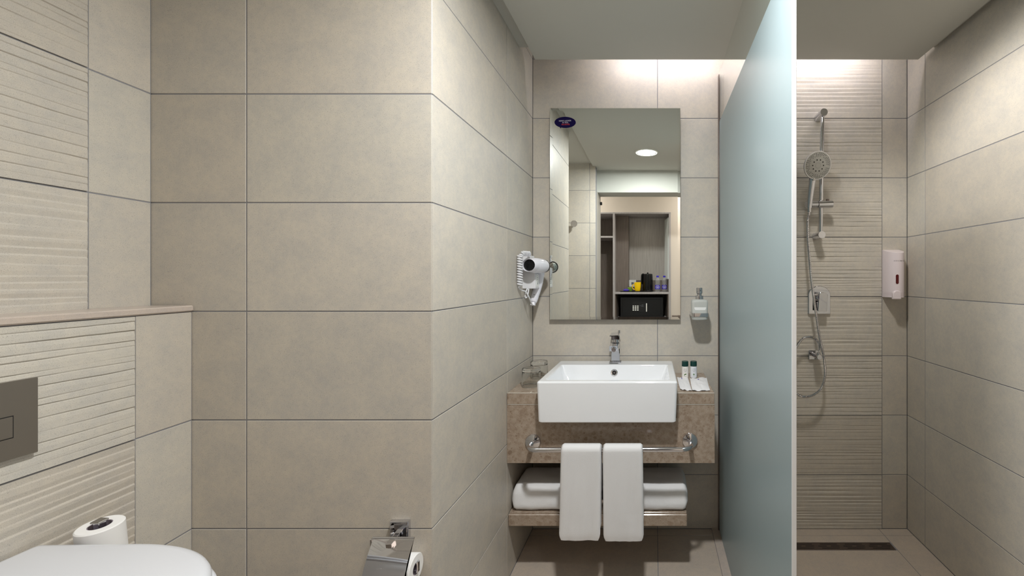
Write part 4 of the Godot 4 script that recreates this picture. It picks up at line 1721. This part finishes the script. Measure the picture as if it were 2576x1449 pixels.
func paper_roll(called: String, label: String, at: Vector3, dir: Vector3, r: float, core_r: float, length: float) -> Node3D:
	var t := thing(called, label, "toilet paper", at, "")
	var ax := axis(at, dir)
	ring_lathe([[core_r, 0.0], [r - 0.002, 0.0], [r, 0.002], [r, length - 0.002], [r - 0.002, length], [core_r, length]], ax, 64)
	obj("paper", M.paper, t)
	ring_lathe([[core_r - 0.0012, 0.0005], [core_r + 0.0002, 0.0005], [core_r + 0.0002, length - 0.0005], [core_r - 0.0012, length - 0.0005]], ax, 48)
	obj("cardboard_core", M.core, t)
	return t


func build_paper_things() -> void:
	# spare roll standing on a post fixed to the boxing
	var at := V(-1.174, 0.646, 0.912)
	var dir := Vector3(0.03, 1.0, 0.10)
	var t := paper_roll("spare_roll", "spare toilet paper roll standing upright on a post beside the toilet lid", at, dir, 0.0345, 0.0175, 0.098)
	var ax := axis(at, dir)
	t = thing("roll_post", "square chrome post for the spare paper roll, fixed to the ribbed tiles", "roll holder", at)
	box(ax * Vector3(0, 0.043, 0), Vector3(0.013, 0.124, 0.013), 0.001, ax.basis)
	obj("post", M.chrome, t)
	box(ax * Vector3(0, 0.1065, 0), Vector3(0.0185, 0.004, 0.0185), 0.001, ax.basis)
	obj("post_cap", M.satin, t)
	box(V(-1.207, 0.638, 0.912), Vector3(0.080, 0.013, 0.013), 0.001)
	obj("wall_arm", M.chrome, t)
	# covered holder on the nook's back wall
	t = thing("paper_holder", "chrome toilet paper holder with a curved cover flap on the nook's back wall", "paper holder", V(-0.695, 0.573, NOOK))
	var c := Vector2(-0.6955, 0.5735)
	var rings: Array = []
	for p in [[0.0255, 0.0004], [0.0255, 0.0105], [0.0235, 0.012], [0.0225, 0.012], [0.0165, 0.006], [0.0120, 0.006]]:
		var ring := PackedVector3Array()
		for q in [[-1, -1], [1, -1], [1, 1], [-1, 1]]:
			ring.append(V(c.x + q[0] * p[0], c.y + q[1] * p[0] * 1.06, NOOK - p[1]))
		rings.append(ring)
	loft(rings)
	obj("wall_plate", M.chrome, t)
	box(V(-0.6955, 0.566, 1.148), Vector3(0.016, 0.013, 0.058), 0.001, Basis(Vector3.RIGHT, 0.16))
	obj("arm", M.chrome, t)
	# flap: a bent sheet in front of the roll
	var prof: Array = []
	for k in 17:
		var u := k / 16.0
		prof.append(Vector2(1.1385 - 0.051 * sin(u * 2.0), 0.5715 - 0.134 * u))
	var sheet := PackedVector3Array()
	rings = []
	for x in [-0.7480, -0.6390]:
		var ring := PackedVector3Array()
		for p in prof:
			ring.append(V(x, p.y, p.x))
		for k in prof.size():
			var p: Vector2 = prof[prof.size() - 1 - k]
			ring.append(V(x, p.y + 0.0004, p.x + 0.0014))
		rings.append(ring)
	loft(rings)
	obj("cover_flap", M.chrome, t, 50.0)
	rod(V(-0.7480, 0.5715, 1.1395), V(-0.6390, 0.5715, 1.1395), 0.0028, 14)
	obj("flap_hinge", M.chrome, t)
	rod(V(-0.742, 0.4905, 1.1395), V(-0.630, 0.4905, 1.1395), 0.0060, 16)
	box(V(-0.630, 0.4955, 1.1395), Vector3(0.006, 0.030, 0.012), 0.002)
	obj("roll_bar", M.chrome, t)
	span(-0.754, -0.748, 0.484, 0.571, 1.133, 1.141, 0.001)
	obj("bar_bracket", M.chrome, t)
	paper_roll("paper_roll", "toilet paper roll under the chrome cover flap on the nook's back wall", V(-0.7455, 0.4905, 1.1395), Vector3.RIGHT, 0.0362, 0.0165, 0.112)
	# robe hook on the wall beside the door
	t = thing("robe_hook", "round chrome robe hook on the tiled wall by the door, seen in the mirror", "hook", V(-0.722, 1.762, FRONT))
	rod(V(-0.722, 1.762, FRONT + 0.0005), V(-0.722, 1.762, FRONT + 0.034), 0.011, 24)
	obj("stem", M.chrome, t)
	rod(V(-0.722, 1.762, FRONT + 0.034), V(-0.722, 1.762, FRONT + 0.046), 0.030, 36, 0.002)
	obj("knob", M.chrome, t)


# ------------------------------------------------------------------ the wardrobe that the mirror shows
func build_wardrobe() -> void:
	var fd := -0.73
	var t := thing("wardrobe", "grey wood open wardrobe with a tea niche and a hanging space, seen in the mirror", "wardrobe", V(-0.4, 0.0, -0.95))
	var b := -1.19
	for x in [[-0.475, -0.452], [0.178, 0.202], [-1.10, -1.078]]:
		span(x[0], x[1], 0.0, 2.040, b, fd, 0.0015)
		obj("upright_panel", M.grey_wood, t)
	span(-1.10, 0.202, 2.022, 2.0405, b, fd + 0.0005, 0.0015)
	obj("top_panel", M.grey_wood, t)
	span(-0.452, 0.178, 1.083, 1.107, b, fd - 0.001, 0.0015)
	obj("tea_shelf", M.grey_wood, t)
	span(-0.452, 0.178, 0.790, 0.806, b, fd - 0.001, 0.0015)
	obj("safe_shelf", M.grey_wood, t)
	span(-1.078, -0.475, 1.742, 1.762, b, fd - 0.001, 0.0015)
	obj("hat_shelf", M.grey_wood, t)
	span(-1.10, 0.202, 0.0, 2.04, b - 0.008, b)
	obj("rear_panel", M.brown_wood, t)
	# lining of the tea niche: brown board, splayed sides, papered back
	span(-0.452, -0.315, 1.108, 2.021, -0.90, -0.885)
	obj("brown_board", M.brown_wood, t)
	span(-0.315, -0.303, 1.108, 2.021, -1.10, -0.885)
	obj("niche_side", M.brown_wood, t)
	span(-0.303, 0.178, 1.108, 2.021, -1.11, -1.10)
	obj("papered_back", M.wallpaper, t)
	span(-0.345, 0.178, 1.108, 1.245, -1.10, -1.02, 0.002)
	obj("low_upstand", M.brown_wood, t)
	box(V(-0.434, 0.945, -0.90), Vector3(0.012, 0.275, 0.33), 0.0, Basis(Vector3.UP, 0.10))
	obj("safe_niche_side", M.brown_wood, t)
	box(V(0.160, 0.945, -0.90), Vector3(0.012, 0.275, 0.33), 0.0, Basis(Vector3.UP, -0.09))
	obj("safe_niche_side", M.brown_wood, t)
	box(V(0.158, 1.62, -0.86), Vector3(0.012, 0.72, 0.22), 0.001, Basis(Vector3.UP, -0.15))  # side mirror of the niche, its bright reflection put into the colour
	obj("painted_side_mirror", M.painted_reflection, t)
	# safe
	t = thing("room_safe", "black hotel room safe with white keys on the wardrobe's lower shelf, seen in the mirror", "safe", V(-0.138, 0.8065, -0.9))
	span(-0.390, 0.114, 0.8065, 1.044, -1.09, -0.775, 0.003)
	obj("safe_body", M.black_plastic, t)
	span(-0.364, 0.088, 0.832, 1.020, -0.776, -0.768, 0.002)
	var door := obj("safe_door", M.black_plastic, t)
	span(-0.245, -0.065, 0.872, 0.995, -0.769, -0.765, 0.001)
	obj("control_panel", M.black_void, door)
	for r in 4:
		for c in 3:
			span(-0.246 + 0.0262 * c, -0.2285 + 0.0262 * c, 0.8875 + 0.0165 * r, 0.8985 + 0.0165 * r, -0.766, -0.761, 0.001)
			obj("key", M.key, door)
	span(-0.0885, -0.0765, 0.876, 0.974, -0.766, -0.752, 0.002)
	obj("handle", M.key, door)
	for q in [[0.955, -0.128, 0.022], [0.945, -0.142, 0.050], [0.935, -0.130, 0.028]]:
		span(q[1] - q[2] / 2, q[1] + q[2] / 2, q[0], q[0] + 0.003, -0.766, -0.7644)
	obj("printed_words", M.grey_print, door)
	# tea things
	var y := 1.107
	t = thing("tea_tray", "black tea tray on the wardrobe shelf, seen in the mirror", "tray", V(-0.21, y, -0.85))
	var rings: Array = []
	for q in [[0.006, 0.0005], [0.0, 0.0025], [-0.006, 0.010], [-0.004, 0.0112], [0.003, 0.006], [0.012, 0.005]]:
		rings.append(flat_ring(-0.392 + q[0], -0.016 - q[0], -0.995 + q[0], -0.752 - q[0], 0.02, y + q[1]))
	loft(rings)
	obj("tray_body", M.black_plastic, t)
	t = thing("yellow_mug", "bright yellow mug on the black tea tray, seen in the mirror", "mug", V(-0.188, y + 0.0055, -0.79))
	var mc := V(-0.188, y + 0.0055, -0.79)
	var prof := [[0.022, 0.0], [0.0265, 0.003], [0.0325, 0.020], [0.0375, 0.055], [0.0400, 0.097], [0.0388, 0.0985], [0.0375, 0.097], [0.035, 0.055], [0.029, 0.012], [0.001, 0.007], [0.001, 0.0]]
	ring_lathe(prof, upright(mc).scaled_local(Vector3(1.02, 1.1, 1.02)), 40)
	obj("cup", M.mug, t, 50.0)
	var hp := smooth([mc + Vector3(-0.036, 0.080, 0.012), mc + Vector3(-0.052, 0.080, 0.014), mc + Vector3(-0.064, 0.062, 0.016), mc + Vector3(-0.060, 0.040, 0.015), mc + Vector3(-0.045, 0.024, 0.012), mc + Vector3(-0.033, 0.020, 0.010)], 6)
	tube(hp, 0.0052, 14)
	obj("handle", M.mug, t)
	t = thing("kettle", "black electric kettle on the tea tray, seen in the mirror", "kettle", V(-0.078, y + 0.0055, -0.84))
	var kc := V(-0.070, y + 0.0055, -0.84)
	lathe([[0.066, 0.0], [0.070, 0.004], [0.068, 0.014], [0.060, 0.018], [0.0625, 0.03], [0.0615, 0.12], [0.0585, 0.200], [0.054, 0.208], [0.030, 0.212], [0.0, 0.213]], upright(kc), 48)
	obj("jug", M.black_gloss, t)
	tube(smooth([kc + Vector3(-0.050, 0.203, 0.01), kc + Vector3(-0.062, 0.200, -0.006), kc + Vector3(-0.068, 0.185, -0.010), kc + Vector3(-0.070, 0.12, -0.010), kc + Vector3(-0.066, 0.098, -0.006), kc + Vector3(-0.056, 0.094, 0.0)], 6), 0.012, 16, true, 0.8)
	obj("handle", M.black_gloss, t)
	lathe([[0.010, 0.213], [0.010, 0.222], [0.006, 0.225]], upright(kc + Vector3(0.0, 0, 0.0)), 20)
	obj("lid_knob", M.black_gloss, t)
	for k in 2:
		var c := V([0.048, 0.128][k], y + 0.0005, [-0.775, -0.80][k])
		t = thing("water_bottle", ["clear water bottle with a blue cap beside the kettle, seen in the mirror", "clear blue-capped water bottle at the shelf's end by the upright, seen in the mirror"][k], "bottle", c, "water bottles on the wardrobe shelf")
		ring_lathe([[0.001, 0.004], [0.026, 0.0], [0.032, 0.004], [0.032, 0.030], [0.0305, 0.034], [0.0305, 0.082], [0.0325, 0.088], [0.0270, 0.104], [0.0330, 0.122], [0.0315, 0.142], [0.018, 0.163], [0.0125, 0.170], [0.0125, 0.184], [0.0115, 0.184], [0.0115, 0.170], [0.017, 0.162], [0.0305, 0.141], [0.032, 0.122], [0.026, 0.104], [0.0315, 0.088], [0.0295, 0.082], [0.0295, 0.034], [0.031, 0.030], [0.031, 0.006], [0.025, 0.003], [0.001, 0.006]], upright(c), 40)
		obj("bottle_body", M.bottle_clear, t, 50.0)
		ring_lathe([[0.0308, 0.033], [0.0314, 0.033], [0.0314, 0.082], [0.0308, 0.082]], upright(c), 40)
		var lb := obj("paper_label", M.label_blue, t)
		ring_lathe([[0.016, 0.0], [0.018, 0.0], [0.018, 0.0008], [0.016, 0.0008]], axis(c + Vector3(0, 0.058, -0.0316), Vector3(0, 0, -1)) * Transform3D(Basis.IDENTITY.scaled(Vector3(1.2, 1, 1)), Vector3.ZERO), 28)
		for q in [0.054, 0.060]:
			box(c + Vector3(0, q, -0.0318), Vector3(0.022, 0.003, 0.0010))
		obj("label_print", M.lettering, lb)
		lathe([[0.0142, 0.172], [0.0148, 0.173], [0.0148, 0.189], [0.0138, 0.191]], upright(c), 28)
		obj("bottle_cap", M.cap_blue, t)
	small_pack("tea_sachet", "green tea sachet leaning by the yellow mug, seen in the mirror", V(-0.282, y + 0.0060, -0.80), Vector3(0.048, 0.050, 0.010), -0.5, M.tea_green)
	small_pack("coffee_sachet", "purple coffee sachet lying on the tea tray, seen in the mirror", V(-0.322, y + 0.0055, -0.775), Vector3(0.074, 0.032, 0.040), 0.0, M.tea_purple)
	t = thing("wall_socket", "white wall socket behind the yellow mug, seen in the mirror", "socket", V(-0.258, 1.165, -1.02))
	box(V(-0.258, 1.205, -1.0145), Vector3(0.086, 0.086, 0.009), 0.002)
	obj("socket_plate", M.socket, t)
	box(V(-0.258, 1.205, -1.0095), Vector3(0.03, 0.03, 0.003), 0.001)
	obj("socket_face", M.grey_print, t)


func small_pack(called: String, label: String, at: Vector3, s: Vector3, lean: float, mat: Material) -> void:
	var t := thing(called, label, "sachet", at)
	var bs := Basis(Vector3.RIGHT, lean)
	var rings: Array = []
	var thin := 1 if s.y < s.z else 2
	# a pillow: thick in the middle, sealed thin at both ends
	for k in 9:
		var u := k / 8.0
		var fat := maxf(pow(sin(PI * u), 0.6), 0.08)
		var ring := PackedVector3Array()
		for p in rrect(1.0, 1.0, 0.3, 3):
			var q := Vector3(s.x * (u - 0.5), s.y * p.x, s.z * p.y)
			q[thin] *= fat
			ring.append(at + Vector3(0, s.y / 2, 0) + bs * q)
		rings.append(ring)
	loft(rings)
	obj("wrapper", mat, t)
